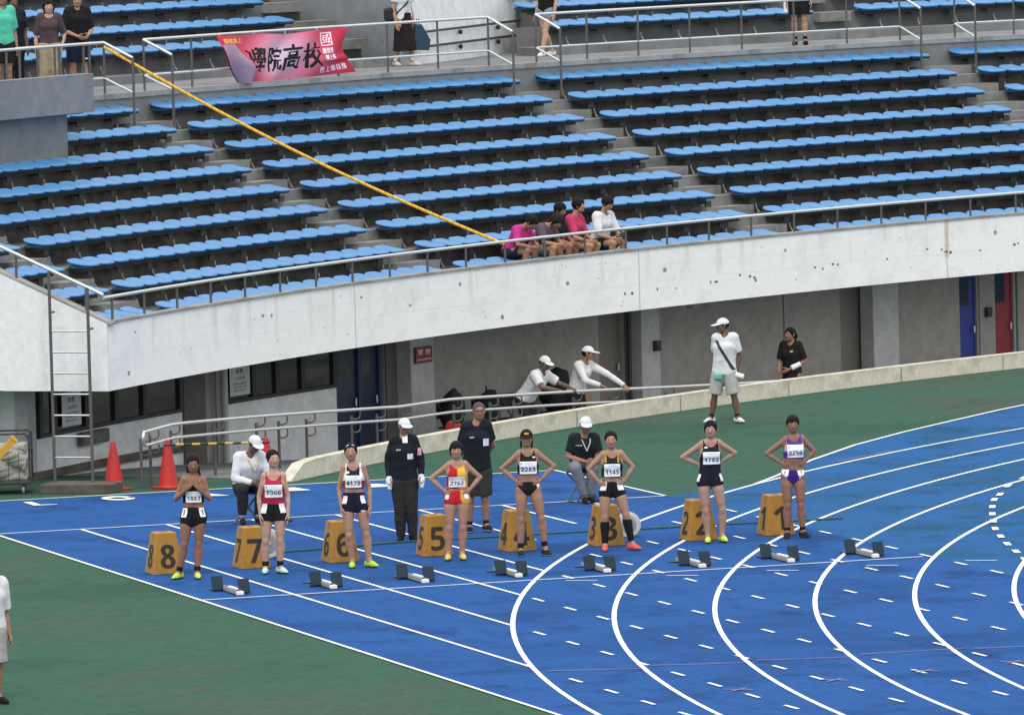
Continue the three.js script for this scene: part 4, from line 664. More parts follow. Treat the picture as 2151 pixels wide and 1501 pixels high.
function surface(F, cell, bounds) { // surface nets, skipping blocks far from the surface
  const [lo, hi] = bounds ?? F.box(), n = [0, 1, 2].map((i) => Math.ceil((hi[i] - lo[i]) / cell / 4) * 4 + 1), [nx, ny, nz] = n, v = new Float32Array(nx * ny * nz).fill(1), I = (i, j, k) => (k * ny + j) * nx + i;
  const done = new Uint8Array(nx * ny * nz), br = cell * 4 * 0.87 + 0.045;
  for (let k = 0; k < nz - 1; k += 4) for (let j = 0; j < ny - 1; j += 4) for (let i = 0; i < nx - 1; i += 4) {
    const d = F.at(lo[0] + (i + 2) * cell, lo[1] + (j + 2) * cell, lo[2] + (k + 2) * cell), skip = Math.abs(d) > br;
    for (let c = 0; c <= 4; c++) for (let b = 0; b <= 4; b++) for (let a = 0; a <= 4; a++) { const q = I(i + a, j + b, k + c); if (done[q]) continue; if (skip) { v[q] = d; } else { v[q] = F.at(lo[0] + (i + a) * cell, lo[1] + (j + b) * cell, lo[2] + (k + c) * cell); done[q] = 1; } }
  }
  const id = new Int32Array(nx * ny * nz).fill(-1), pos = [], idx = [], E = [[0, 1], [2, 3], [4, 5], [6, 7], [0, 2], [1, 3], [4, 6], [5, 7], [0, 4], [1, 5], [2, 6], [3, 7]];
  for (let k = 0; k < nz - 1; k++) for (let j = 0; j < ny - 1; j++) for (let i = 0; i < nx - 1; i++) {
    const c = []; let m = 0; for (let q = 0; q < 8; q++) { const w = v[I(i + (q & 1), j + ((q >> 1) & 1), k + (q >> 2))]; c.push(w); if (w < 0) m |= 1 << q; }
    if (m === 0 || m === 255) continue;
    let x = 0, y = 0, z = 0, s = 0; for (const [a, b] of E) { if ((c[a] < 0) === (c[b] < 0)) continue; const t = c[a] / (c[a] - c[b]); x += (a & 1) + ((b & 1) - (a & 1)) * t; y += ((a >> 1) & 1) + (((b >> 1) & 1) - ((a >> 1) & 1)) * t; z += (a >> 2) + ((b >> 2) - (a >> 2)) * t; s++; }
    id[I(i, j, k)] = pos.length / 3; pos.push(lo[0] + (i + x / s) * cell, lo[1] + (j + y / s) * cell, lo[2] + (k + z / s) * cell);
  }
  const quad = (a, b, c, d, f) => { if (a < 0 || b < 0 || c < 0 || d < 0) return; if (f) idx.push(a, b, c, a, c, d); else idx.push(a, c, b, a, d, c); };
  for (let k = 1; k < nz - 1; k++) for (let j = 1; j < ny - 1; j++) for (let i = 1; i < nx - 1; i++) {
    const s = v[I(i, j, k)] < 0;
    if (s !== v[I(i + 1, j, k)] < 0) quad(id[I(i, j - 1, k - 1)], id[I(i, j, k - 1)], id[I(i, j, k)], id[I(i, j - 1, k)], s);
    if (s !== v[I(i, j + 1, k)] < 0) quad(id[I(i - 1, j, k - 1)], id[I(i - 1, j, k)], id[I(i, j, k)], id[I(i, j, k - 1)], s);
    if (s !== v[I(i, j, k + 1)] < 0) quad(id[I(i - 1, j - 1, k)], id[I(i, j - 1, k)], id[I(i, j, k)], id[I(i - 1, j, k)], s);
  }
  const g = new THREE.BufferGeometry(); g.setAttribute('position', new THREE.Float32BufferAttribute(pos, 3)); g.setIndex(idx); g.computeVertexNormals(); return g;
}
const add = (a, b, k = 1) => [a[0] + b[0] * k, a[1] + b[1] * k, a[2] + b[2] * k], lerp = (a, b, t) => [a[0] + (b[0] - a[0]) * t, a[1] + (b[1] - a[1]) * t, a[2] + (b[2] - a[2]) * t];
const ell = (c, r) => (x, y, z) => { const a = (x - c[0]) / r[0], b = (y - c[1]) / r[1], d = (z - c[2]) / r[2], k0 = Math.hypot(a, b, d), k1 = Math.hypot(a / r[0], b / r[1], d / r[2]); return k1 < 1e-6 ? -Math.min(...r) : k0 * (k0 - 1) / k1; };
function paint(g, f) { const p = g.attributes.position, c = new Float32Array(p.count * 3); for (let i = 0; i < p.count; i++) { const q = f(p.getX(i), p.getY(i), p.getZ(i)); c[i * 3] = q[0]; c[i * 3 + 1] = q[1]; c[i * 3 + 2] = q[2]; } g.setAttribute('color', new THREE.BufferAttribute(c, 3)); return g; }
// head: skull, jaw, brow, nose, lips, ears, eye sockets with eyes; +z is the face
const HEAD = (() => {
  const F = new Field(0.03);
  F.fn(ell([0, 0.028, -0.012], [0.073, 0.084, 0.093])); F.bone([0, -0.02, 0.025], [0, -0.072, 0.045], 0.054, 0.033); F.bone([-0.03, -0.06, 0.02], [0.03, -0.06, 0.02], 0.036, 0.036);
  F.bone([-0.034, 0.03, 0.066], [0.034, 0.03, 0.066], 0.012, 0.012, { k: 0.03 }); F.bone([-0.04, -0.015, 0.05], [0.04, -0.015, 0.05], 0.022, 0.022, { k: 0.04 });
  F.bone([0, 0.018, 0.082], [0, -0.024, 0.1], 0.007, 0.012, { k: 0.012 }); F.bone([-0.012, -0.028, 0.09], [0.012, -0.028, 0.09], 0.008, 0.008, { k: 0.008 });
  F.bone([-0.02, -0.052, 0.076], [0.02, -0.052, 0.076], 0.008, 0.008, { k: 0.01 });
  for (const s of [-1, 1]) { F.bone([s * 0.076, 0.018, -0.012], [s * 0.078, -0.022, -0.006], 0.014, 0.01, { k: 0.01, sz: 0.7 }); }
  F.clip((x, y, z) => -(Math.hypot(Math.abs(x) - 0.031, y - 0.012, z - 0.101) - 0.0138));
  for (const s of [-1, 1]) { }
  const base = F.at.bind(F); F.at = (x, y, z) => Math.min(base(x, y, z), Math.hypot(Math.abs(x) - 0.031, y - 0.011, z - 0.072) - 0.014);
  const g = surface(F, 0.0052, [[-0.1, -0.13, -0.125], [0.1, 0.13, 0.125]]);
  return paint(g, (x, y, z) => {
    const a = Math.abs(x), e = Math.hypot(a - 0.031, (y - 0.011) * 1.3);
    if (z > 0.06 && e < 0.0065) return [0.16, 0.13, 0.12]; if (z > 0.06 && e < 0.0105) return [0.8, 0.82, 0.86];
    if (z > 0.06 && a > 0.014 && a < 0.048 && Math.abs(y - 0.035 + (a - 0.03) ** 2 * 4) < 0.0035) return [0.4, 0.36, 0.34];
    if (z > 0.07 && a < 0.024 && Math.abs(y + 0.052) < 0.006) return [0.85, 0.6, 0.6];
    return [1, 1, 1];
  });
})();
// hands: wrist at the origin, fingers along +y, palm normal +z, thumb towards +x
function makeHand(curl, spread, thumb) {
  const F = new Field(0.012); F.bone([0, -0.01, 0], [0, 0.02, 0], 0.024, 0.024, { sz: 1.3 }); F.bone([-0.018, 0.03, 0], [-0.022, 0.075, 0], 0.016, 0.012); F.bone([0.016, 0.03, 0], [0.022, 0.078, 0], 0.017, 0.012); F.bone([0, 0.03, 0], [0, 0.08, 0], 0.017, 0.012);
  [[0.026, 0.082, 0.07, 0.1], [0.009, 0.087, 0.078, 0.03], [-0.009, 0.083, 0.072, -0.04], [-0.025, 0.075, 0.056, -0.13]].forEach(([x, y, l, s], i) => {
    let a = [x, y, 0], w = curl * (0.8 + i * 0.08), dir = s * spread; [[0.42, 1], [0.33, 2.1], [0.25, 2.8]].forEach(([f, m], j) => { const c = w * m, d = [Math.sin(dir) * Math.cos(c), Math.cos(dir) * Math.cos(c), Math.sin(c)], b = add(a, d, l * f); F.bone(a, b, 0.0088 - j * 0.0008, 0.0082 - j * 0.0012, { k: 0.006 }); a = b; });
  });
  let a = [0.02, 0.02, 0.004]; for (const [d, l, r] of [[[Math.cos(thumb) * 0.8, 0.62, 0.3], 0.04, 0.0125], [[Math.cos(thumb) * 0.45, 0.85, 0.3 + curl * 0.4], 0.032, 0.0098], [[Math.cos(thumb) * 0.15, 0.95, 0.2 + curl * 0.5], 0.024, 0.0085]]) { const n = Math.hypot(...d), b = add(a, d, l / n); F.bone(a, b, r, r * 0.88, { k: 0.008 }); a = b; }
  return paint(surface(F, 0.0042, [[-0.065, -0.04, -0.05], [0.085, 0.19, 0.11]]), () => [1, 1, 1]);
}
const HANDS = { relaxed: makeHand(0.22, 0.6, 0.7), hip: makeHand(0.34, 1.3, 0.1), grip: makeHand(0.78, 0.5, 0.9) };
const mats = {};
function skinMat(c) { const k = 's' + c.join(); return mats[k] ??= new THREE.MeshStandardMaterial({ color: new THREE.Color().setRGB(...c), roughness: 0.6, vertexColors: true }); }
function cloth(c, rough = 0.88) { const k = c.join() + rough; return mats[k] ??= new THREE.MeshPhysicalMaterial({ map: clothTex, roughness: rough, specularIntensity: 0.45, color: new THREE.Color().setRGB(...c) }); }
const clothTex = tex(128, 128, (u, v) => sc([0.95, 0.95, 0.95], 0.8 + 0.25 * fbm(u, v, 9, 9, 5, 800)), 0.4, 0.4);
const paintCloth = (() => { let m; return () => (m ??= new THREE.MeshPhysicalMaterial({ roughness: 0.85, specularIntensity: 0.45, vertexColors: true })); })();
const TAN = [0.3, 0.15, 0.092], FAIR = [0.47, 0.285, 0.205], MID = [0.385, 0.21, 0.138], DEEP = [0.16, 0.08, 0.055];
const HAIR = [0.007, 0.006, 0.0055];
const uvFill = (g, s = 1) => { const p = g.attributes.position, u = new Float32Array(p.count * 2); for (let i = 0; i < p.count; i++) { u[i * 2] = p.getX(i) + p.getZ(i); u[i * 2 + 1] = p.getY(i); } g.setAttribute('uv', new THREE.BufferAttribute(u, 2)); return g; };

function person(s) {
  const G = thing('person', s.label, 'person', s.pos, s.yaw ?? -0.323, s.group), J = s.J, w = s.w ?? 1, lw = s.lw ?? 1;
  const sh = (p, q, k) => add(p, lerp(q, p, 0.5).map((x, i) => x - p[i]), k);
  const mid = (a, b) => lerp(a, b, 0.5), hipC = mid(J.hl, J.hr), shC = mid(J.sl, J.sr);
  const ax = (() => { const d = [J.sr[0] - J.sl[0], J.sr[1] - J.sl[1], J.sr[2] - J.sl[2]], l = Math.hypot(...d); return d.map((x) => x / l); })();
  const hx = (() => { const d = [J.hr[0] - J.hl[0], J.hr[1] - J.hl[1], J.hr[2] - J.hl[2]], l = Math.hypot(...d); return d.map((x) => x / l); })();
  const up = (() => { const d = [shC[0] - hipC[0], shC[1] - hipC[1], shC[2] - hipC[2]], l = Math.hypot(...d); return d.map((x) => x / l); })();
  const fw = [ax[1] * up[2] - ax[2] * up[1], ax[2] * up[0] - ax[0] * up[2], ax[0] * up[1] - ax[1] * up[0]];
  const at = (c, a, b, d, A = ax) => [0, 1, 2].map((i) => c[i] + A[i] * a + up[i] * b + fw[i] * d);
  const pel = at(hipC, 0, 0.05, -0.005, hx), waist = lerp(hipC, shC, 0.46), chest = at(lerp(hipC, shC, 0.74), 0, 0, 0.012), neck = at(shC, 0, 0.01, -0.012);
  const inL = lerp(J.sl, J.sr, 0.1), inR = lerp(J.sr, J.sl, 0.1);
  // which bones a body or a garment uses, with how much it is inflated
  const torso = (F, e, clav = true) => {
    for (const k of [-1, 1]) {
      F.bone(at(pel, k * 0.068 * w, 0, 0, hx), at(waist, k * 0.052 * w, 0, 0), 0.09 * w + e, 0.079 * w + e); F.bone(at(waist, k * 0.052 * w, 0, 0), at(chest, k * 0.066 * w, 0, 0), 0.079 * w + e, 0.092 * w + e);
      F.bone(at(pel, k * 0.055 * w, -0.05, -0.035, hx), at(pel, k * 0.055 * w, -0.02, -0.03, hx), 0.075 * w + e, 0.07 * w + e);
      if (s.female) F.bone(at(chest, k * 0.062, -0.02, 0.062), at(chest, k * 0.062, -0.01, 0.062), 0.044 + e, 0.042 + e);
    }
    F.bone(waist, chest, 0.08 * w + e, 0.094 * w + e); if (clav) F.bone(lerp(inL, shC, 0.08), lerp(inR, shC, 0.08), 0.05 * w + e, 0.05 * w + e, { k: 0.045 });
    F.bone(at(shC, 0, -0.07, -0.03), at(shC, 0, -0.02, -0.025), 0.08 * w + e, 0.055 * w + e, { k: 0.06 });
  };
  const uarm = (F, e, t1 = 1, flat = false, only) => { for (const k of ['l', 'r']) { if (only && only !== k) continue; F.bone(k === 'l' ? inL : inR, J['e' + k], 0.051 * w + e, 0.035 * w + e * 0.9, { t1, flat }); } };
  const farm = (F, e, t1 = 1, flat = false) => { for (const k of ['l', 'r']) { const a = J['e' + k], b = J['w' + k]; F.bone(a, lerp(a, b, 0.35), 0.034 * w + e, 0.037 * w + e, { k: 0.012 }); F.bone(lerp(a, b, 0.35), b, 0.037 * w + e, 0.024 * w + e, { t1, flat, k: 0.008 }); } };
  const thigh = (F, e, t1 = 1, flat = false, taper = 0) => { for (const k of ['l', 'r']) F.bone(J['h' + k], J['k' + k], 0.091 * w * lw + e, 0.048 * w * lw + e + taper, { t1, flat }); };
  const shin = (F, e, t0 = 0, t1 = 1, only) => { for (const k of ['l', 'r']) { const a = J['k' + k], b = J['a' + k], c = lerp(a, b, 0.33); if (only && only !== k) continue; if (t0 < 0.33) F.bone(a, add(c, [0, 0, -0.012]), 0.046 * lw + e, 0.053 * lw + e, { t0: t0 / 0.33, k: 0.012 }); F.bone(add(c, [0, 0, -0.012]), b, 0.053 * lw + e, 0.031 * lw + e, { t0: Math.max(0, (t0 - 0.33) / 0.67), k: 0.008 }); } };
  const toe = { l: s.toe?.l ?? -0.25, r: s.toe?.r ?? 0.25 };
  const foot = (F, e, only) => { for (const k of ['l', 'r']) { if (only && only !== k) continue; const a = J['a' + k], d = [Math.sin(toe[k]), 0, Math.cos(toe[k])], gy = (s.gy?.[k] ?? Math.max(0, a[1] - 0.085)); const h = [a[0] - d[0] * 0.035, gy + 0.036, a[2] - d[2] * 0.035], m = [a[0] + d[0] * 0.075, gy + 0.036, a[2] + d[2] * 0.075], t = [a[0] + d[0] * 0.145, gy + 0.028, a[2] + d[2] * 0.145]; F.bone(a, h, 0.034 + e, 0.034 + e); F.bone(h, m, 0.034 + e, 0.04 + e); F.bone(a, m, 0.032 + e, 0.036 + e); F.bone(m, t, 0.04 + e, 0.027 + e); F.lowest = gy; } };
  const headM = new THREE.Matrix4().makeRotationFromEuler(new THREE.Euler(s.head?.pitch ?? 0, s.head?.yaw ?? 0, s.head?.roll ?? 0, 'YXZ')).setPosition(...J.head);
  const hs = s.hs ?? 1; headM.scale(v3(hs, hs, hs));
  const jaw = v3(0, -0.03, -0.02).applyMatrix4(headM).toArray();
  // the body: one continuous surface
  const B = new Field(0.035); torso(B, 0); uarm(B, 0); farm(B, 0); thigh(B, 0); shin(B, 0); foot(B, -0.012);
  for (const k of ['l', 'r']) { const h = J['h' + k], n = J['k' + k], a = J['a' + k], o = k === 'l' ? -1 : 1; B.bone(add(n, [0, 0.012, 0.026]), add(n, [0, -0.02, 0.026]), 0.026, 0.022, { k: 0.03 }); B.bone(add(lerp(h, n, 0.3), [o * 0.012, 0, 0.02]), add(lerp(h, n, 0.75), [o * 0.004, 0, 0.016]), 0.064 * w * lw, 0.046 * w * lw, { k: 0.04 }); B.bone(add(lerp(n, a, 0.18), [o * 0.014, 0, -0.022]), add(lerp(n, a, 0.42), [o * 0.01, 0, -0.022]), 0.036 * lw, 0.034 * lw, { k: 0.035 }); }
  B.bone(neck, jaw, 0.056 * w, 0.048, { k: 0.045 });
  const parts = [paint(surface(B, 0.0135), () => [1, 1, 1]), HEAD.clone().applyMatrix4(headM)];
  for (const k of ['l', 'r']) {
    const e = J['e' + k], a = J['w' + k], h = s.hand?.[k] ?? {}, kind = h.kind ?? s.hands ?? 'relaxed';
    const dir = v3(...(h.dir ?? [a[0] - e[0], a[1] - e[1], a[2] - e[2]])).normalize(), pn = v3(...(h.palm ?? (kind === 'hip' ? [k === 'l' ? 1 : -1, 0, 0.3] : [k === 'l' ? 1 : -1, 0, 0]))); pn.addScaledVector(dir, -pn.dot(dir)).normalize();
    const x = dir.clone().cross(pn).normalize(), flip = (h.thumb ? v3(...h.thumb) : v3(0, 0, 1)).dot(x) < 0 ? -1 : 1, hk = s.handScale ?? 0.95;
    const g = HANDS[kind].clone(); if (flip < 0) { g.scale(-1, 1, 1); const ix = g.index.array; for (let i = 0; i < ix.length; i += 3) { const t = ix[i]; ix[i] = ix[i + 1]; ix[i + 1] = t; } g.computeVertexNormals(); }
    g.scale(hk, hk, hk); parts.push(g.applyMatrix4(new THREE.Matrix4().makeBasis(x, dir, x.clone().cross(dir)).setPosition(...a)));
  }
  const body = mesh('body', mergeGeometries(parts), skinMat(s.skin ?? MID), G);
  const wear = (name, F, color, cell = 0.013, opt = {}) => { const g = surface(F, cell, opt.bounds); if (!g.index.count) return null; if (typeof color === 'function') { paint(g, color); return mesh(name, g, paintCloth(), opt.parent ?? G); } return mesh(name, uvFill(g), color.isMaterial ? color : cloth(color, opt.rough), opt.parent ?? G); };
  const along = (p) => (p[0] - hipC[0]) * up[0] + (p[1] - hipC[1]) * up[1] + (p[2] - hipC[2]) * up[2], L = Math.hypot(...add(shC, hipC, -1));
  const hgt = (x, y, z) => ((x - hipC[0]) * up[0] + (y - hipC[1]) * up[1] + (z - hipC[2]) * up[2]); // height above the hips along the trunk
  const fwd = (x, y, z) => (x - shC[0]) * fw[0] + (y - shC[1]) * fw[1] + (z - shC[2]) * fw[2], side = (x, y, z) => (x - shC[0]) * ax[0] + (y - shC[1]) * ax[1] + (z - shC[2]) * ax[2];
  const lap = (x, y, z) => 3 * Math.max(0, (x - hipC[0]) * fw[0] + (y - hipC[1]) * fw[1] + (z - hipC[2]) * fw[2] - 0.12);
  const rows = {};
  for (const c of s.wear ?? []) {
    const F = new Field(0.035); let o = {};
    if (c.kind === 'vest') { // sleeveless top: trunk between two heights, scooped neck, shoulder straps
      torso(F, c.e ?? 0.009); const b = c.bottom ?? 0, n = c.neck ?? 0.085, wd = c.strap ?? 0.105;
      F.clip((x, y, z) => b - hgt(x, y, z)).clip((x, y, z) => n - Math.hypot(side(x, y, z), (hgt(x, y, z) - L - 0.045) * 0.9, (fwd(x, y, z) - 0.05) * 0.45)).clip((x, y, z) => Math.abs(side(x, y, z)) - (wd + (c.spread ?? 0.35) * Math.max(0, L - 0.06 - hgt(x, y, z))));
    } else if (c.kind === 'shirt') {
      torso(F, c.e ?? 0.02); uarm(F, c.se ?? 0.022, c.sleeve ?? 0.62, true); if (c.long) farm(F, 0.013, 0.95, true);
      const b = c.bottom ?? -0.08; F.clip((x, y, z) => b - hgt(x, y, z)).clip((x, y, z) => (c.neck ?? 0.062) - Math.hypot(side(x, y, z), (hgt(x, y, z) - L - 0.05) * 0.9, (fwd(x, y, z) - 0.015) * 0.8));
      if (c.flare) for (const k of [-1, 1]) F.bone(at(pel, k * 0.06 * w, -0.06, 0, hx), at(waist, k * 0.05 * w, 0, 0), 0.1 * w + c.flare, 0.085 * w + c.flare);
    } else if (c.kind === 'briefs') {
      torso(F, 0.008, false); thigh(F, 0.008, 0.3); const t = c.top ?? 0.085, lo = c.low ?? -0.085, cut = c.cut ?? 1.15;
      F.clip((x, y, z) => hgt(x, y, z) - t).clip((x, y, z) => { const a = Math.abs((x - hipC[0]) * hx[0] + (z - hipC[2]) * hx[2]); return (lo + Math.max(0, a - 0.025) * cut - hgt(x, y, z)) * 0.65; });
    } else if (c.kind === 'shorts') {
      torso(F, c.e ?? 0.01, false); thigh(F, c.e ?? 0.01, c.len ?? 0.35, true, c.flare ?? 0); F.b.slice(-2).forEach((q) => { q.k = 0.015; }); const t = c.top ?? 0.1; F.clip((x, y, z) => hgt(x, y, z) - t - lap(x, y, z));
    } else if (c.kind === 'trousers') {
      torso(F, 0.014, false); thigh(F, c.e ?? 0.014, 1, false, 0.012); shin(F, (c.e ?? 0.014) + 0.012); F.k = 0.03; const t = c.top ?? 0.1; F.clip((x, y, z) => hgt(x, y, z) - t - lap(x, y, z)).clip((x, y, z) => (c.hem ?? 0.06) - y);
    } else if (c.kind === 'skirt') {
      const h = c.hem ?? 0.4; F.bone(at(pel, 0, 0.05, 0), [hipC[0], h, hipC[2] + 0.02], 0.13, c.wide ?? 0.2, { flat: true }); torso(F, 0.014, false); F.clip((x, y, z) => hgt(x, y, z) - (c.top ?? 0.12)).clip((x, y, z) => h - y);
    } else if (c.kind === 'socks') { for (const k of ['l', 'r']) { const f = new Field(0.03); shin(f, 0.006, c.from ?? 0.82, 1, k); if (c.from < 0.3) f.clip((x, y, z) => y - J['k' + k][1] + 0.06); wear('sock', f, c.color); } continue; }
    else if (c.kind === 'shoes') {
      for (const k of ['l', 'r']) {
        const f = new Field(0.02); const save = toe; const a = J['a' + k]; const d = [Math.sin(toe[k]), 0, Math.cos(toe[k])], gy = (s.gy?.[k] ?? Math.max(0, a[1] - 0.085)), P = (u, y) => [a[0] + d[0] * u, gy + y, a[2] + d[2] * u];
        f.bone(P(-0.05, 0.055), P(-0.02, 0.045), 0.029, 0.031); f.bone(P(-0.045, 0.03), P(0.08, 0.034), 0.031, 0.037); f.bone(P(0.08, 0.034), P(0.155, 0.026), 0.037, 0.022); f.bone(P(-0.01, 0.07), P(0.06, 0.05), 0.031, 0.031);
        f.clip((x, y, z) => gy + 0.014 - y).clip((x, y, z) => y - gy - (c.high ?? 0.1));
        const sm = wear('shoe', f, c.color, 0.0085), so = new Field(0.02); so.bone(P(-0.045, 0.03), P(0.08, 0.034), 0.034, 0.04); so.bone(P(0.08, 0.034), P(0.158, 0.028), 0.04, 0.024); so.clip((x, y, z) => y - gy - 0.02).clip((x, y, z) => gy + 0.002 - y); if (sm) wear('sole', so, c.sole ?? [0.03, 0.03, 0.03], 0.0085, { parent: sm });
      } continue;
    } else if (c.kind === 'hair') {
      const H = new Field(0.025), f = c.fringe ?? 0.06, nape = c.nape ?? -0.05, sl = (f - nape) / 0.165, e = c.e ?? 0.015;
      H.fn(ell([0, 0.03, -0.014], [0.074 + e, 0.085 + e, 0.095 + e])); const g0 = H.at.bind(H); const line = (x, y, z) => { const t = sstep(0.015 + 0.25 * Math.abs(x), 0.08, z); return (nape + (f - nape) * t - y + 0.008 * Math.sin(x * 70)) * 0.6; };
      H.at = (x, y, z) => { let r = Math.max(g0(x, y, z), line(x, y, z)); for (const q of H.b.slice(1)) { const px = x - q.a[0], py = y - q.a[1], pz = z - q.a[2], t = clamp((px * q.d[0] + py * q.d[1] + pz * q.d[2]) / q.l2); r = smin(r, Math.hypot(px - q.d[0] * t, py - q.d[1] * t, (pz - q.d[2] * t)) - (q.ra + (q.rb - q.ra) * t), 0.02); } return r + 0.0035 * (vnoise(x * 160 + 50, y * 40 + 50, z * 1 > 0 ? 512 : 512, 512, 5) - 0.5); };
      for (const [a, b, ra, rb] of c.locks ?? []) H.bone(a, b, ra, rb);
      const g = surface(H, 0.007, [[-0.14, c.low ?? -0.14, -0.2], [0.14, 0.15, 0.14]]).applyMatrix4(headM); mesh('hair', uvFill(g), cloth(c.color ?? HAIR, 0.8), G); continue;
    } else if (c.kind === 'cap') {
      const H = new Field(0.012), tl = c.tilt ?? 0.12; H.fn(ell([0, 0.03, -0.012], [0.086, 0.096, 0.105])); H.clip((x, y, z) => 0.03 - tl * (z + 0.0) * 0.6 - y);
      const g = mesh('cap', uvFill(surface(H, 0.007, [[-0.12, 0, -0.14], [0.12, 0.15, 0.13]]).applyMatrix4(headM)), cloth(c.color), G);
      const V = new Field(0.01); V.fn((x, y, z) => { const yy = y - 0.036 + 0.25 * (z - 0.08) + 1.6 * x * x; return Math.max(Math.hypot(x / 0.078, (z - 0.07) / (c.brim ?? 0.098)) - 1, 0) * 0.06 + Math.abs(yy) - 0.006; }); V.clip((x, y, z) => 0.06 - z);
      mesh('brim', uvFill(surface(V, 0.0062, [[-0.1, -0.04, 0.03], [0.1, 0.08, 0.2]]).applyMatrix4(headM)), cloth(c.color), g);
      if (c.badge) { const q = mesh('cap_badge', sheet(6, 2, (u, v) => { const a = (u - 0.5) * 0.7; return v3(0.09 * Math.sin(a), 0.062 + 0.025 * v, 0.004 + 0.094 * Math.cos(a) - 0.008 * v).applyMatrix4(headM); }), std(c.badge, 0.7, { side: THREE.DoubleSide }), g); }
      continue;
    } else if (c.kind === 'glove') { for (const k of ['l', 'r']) { const e = J['e' + k], a = J['w' + k], d = v3(a[0] - e[0], a[1] - e[1], a[2] - e[2]).normalize(), P = (u) => [a[0] + d.x * u, a[1] + d.y * u, a[2] + d.z * u]; const f = new Field(0.02); f.bone(P(-0.03), P(0.06), 0.034, 0.044); f.bone(P(0.06), P(0.15), 0.044, 0.03); f.bone(P(0.03), add(P(0.08), [0, 0, 0.05]), 0.02, 0.016); wear('glove', f, c.color, 0.009); } continue; }
    const wr = c.wrinkle ?? { shirt: 0.011, trousers: 0.012, skirt: 0.012, shorts: (c.e ?? 0) > 0.015 ? 0.011 : 0.003, vest: 0.004 }[c.kind] ?? 0;
    if (wr) { const f0 = F.at.bind(F), sd = 60 + s.pos[0] * 3.1; F.at = (x, y, z) => { const d = f0(x, y, z); if (Math.abs(d) > 0.06) return d; const q = vnoise(x * 15 + y * 9 + sd, y * 17 - z * 14 + 90, 4096, 4096, 3) * 0.65 + vnoise(x * 34 - y * 20 + sd, y * 30 + z * 30 + 90, 4096, 4096, 4) * 0.35; return d + wr * (q - 0.62); }; }
    rows[c.kind] = { F, c }; const m = wear(c.name ?? c.kind, F, c.color, c.cell ?? 0.013, o);
    if (c.stripe) { }
  }
  // paper, badges and labels lying on the cloth: found by walking from the front onto the garment
  for (const d of s.decals ?? []) {
    const F = rows[d.on]?.F; if (!F) continue;
    const lift = d.lift ?? 0.006, ang = d.turn ?? 0, mx = Math.cos(ang), mz = Math.sin(ang); // ray direction turned about y for labels on the hips
    const geo = sheet(d.nx ?? 10, d.ny ?? 8, (u, v) => {
      const lx = (u - 0.5) * d.w + (d.shear ?? 0) * (0.5 - v), y = d.y + (v - 0.5) * d.h, ox = d.x + lx * mx, oz = d.z0 ?? 0; let px = ox + mz * 0.4, pz = oz - lx * mz + mx * 0.4; let t = 0; for (let i = 0; i < 40; i++) { const q = F.at(px, y, pz) - lift; if (q < 0.0008) break; t += q * 0.8; if (t > 0.55) break; px -= mz * q * 0.8; pz -= mx * q * 0.8; }
      return v3(px, y, pz);
    });
    const m = mesh(d.name ?? 'number_bib', geo, d.mat, G); 
  }
  for (const x of s.extra ?? []) mesh(x[0], x[1], x[2], G);
  return G;
}
const bibMat = (num, mark = true) => std(canvasTex(128, 104, (g) => { g.fillStyle = '#eef0f0'; g.fillRect(0, 0, 128, 104); if (mark) { g.fillStyle = '#c8283c'; g.fillRect(9, 8, 9, 16); g.fillRect(7, 20, 13, 4); } g.fillStyle = '#b9bec2'; g.fillRect(28, 12, 78, 6); g.fillStyle = '#10121c'; g.font = 'bold 50px sans-serif'; g.textAlign = 'center'; g.fillText(num, 64, 84, 112); }), 0.7, { side: THREE.DoubleSide });
const hipMat = (n) => std(canvasTex(64, 64, (g) => { g.fillStyle = '#f0f2f2'; g.fillRect(0, 0, 64, 64); g.fillStyle = '#11131a'; g.font = 'bold 48px sans-serif'; g.textAlign = 'center'; g.fillText(n, 32, 50); }), 0.7, { side: THREE.DoubleSide });
const textMat = (bg, fg, txt, w = 160, h = 48, px = 30) => std(canvasTex(w, h, (g) => { g.fillStyle = bg; g.fillRect(0, 0, w, h); g.fillStyle = fg; g.font = `bold ${px}px sans-serif`; g.textAlign = 'center'; g.fillText(txt, w / 2, h * 0.72, w - 8); }), 0.8, { side: THREE.DoubleSide });
const whiteTab = std([0.78, 0.79, 0.8], 0.6, { side: THREE.DoubleSide }), pinkTab = std([0.75, 0.4, 0.5], 0.7, { side: THREE.DoubleSide });
function pose(H, o = {}) {
  const J = { head: [0, H - 0.118, 0.02], sl: [-0.165, H * 0.815, 0], sr: [0.165, H * 0.815, 0], el: [-0.215, H * 0.62, -0.03], er: [0.215, H * 0.62, -0.03], wl: [-0.225, H * 0.475, 0.04], wr: [0.225, H * 0.475, 0.04], hl: [-0.088, H * 0.51, 0], hr: [0.088, H * 0.51, 0], kl: [-0.09, H * 0.275, 0.015], kr: [0.09, H * 0.275, 0.015], al: [-0.095, 0.086, -0.02], ar: [0.095, 0.086, -0.02] };
  return Object.assign(J, o);
}
const hipHands = { l: { kind: 'hip', dir: [0.42, -0.3, 0.85], palm: [0.9, 0, -0.4], thumb: [0, 1, -0.2] }, r: { kind: 'hip', dir: [-0.42, -0.3, 0.85], palm: [-0.9, 0, -0.4], thumb: [0, 1, -0.2] } };
const BLACK = [0.012, 0.012, 0.013], NAVY = [0.01, 0.013, 0.03], WHITE = [0.74, 0.75, 0.77];
const pony = [[[0, 0.03, -0.1], [0.02, -0.03, -0.125], 0.03, 0.026], [[0.02, -0.03, -0.125], [0.03, -0.13, -0.1], 0.026, 0.014]], bun = [[[0, 0.05, -0.1], [0, 0.04, -0.125], 0.034, 0.03]];
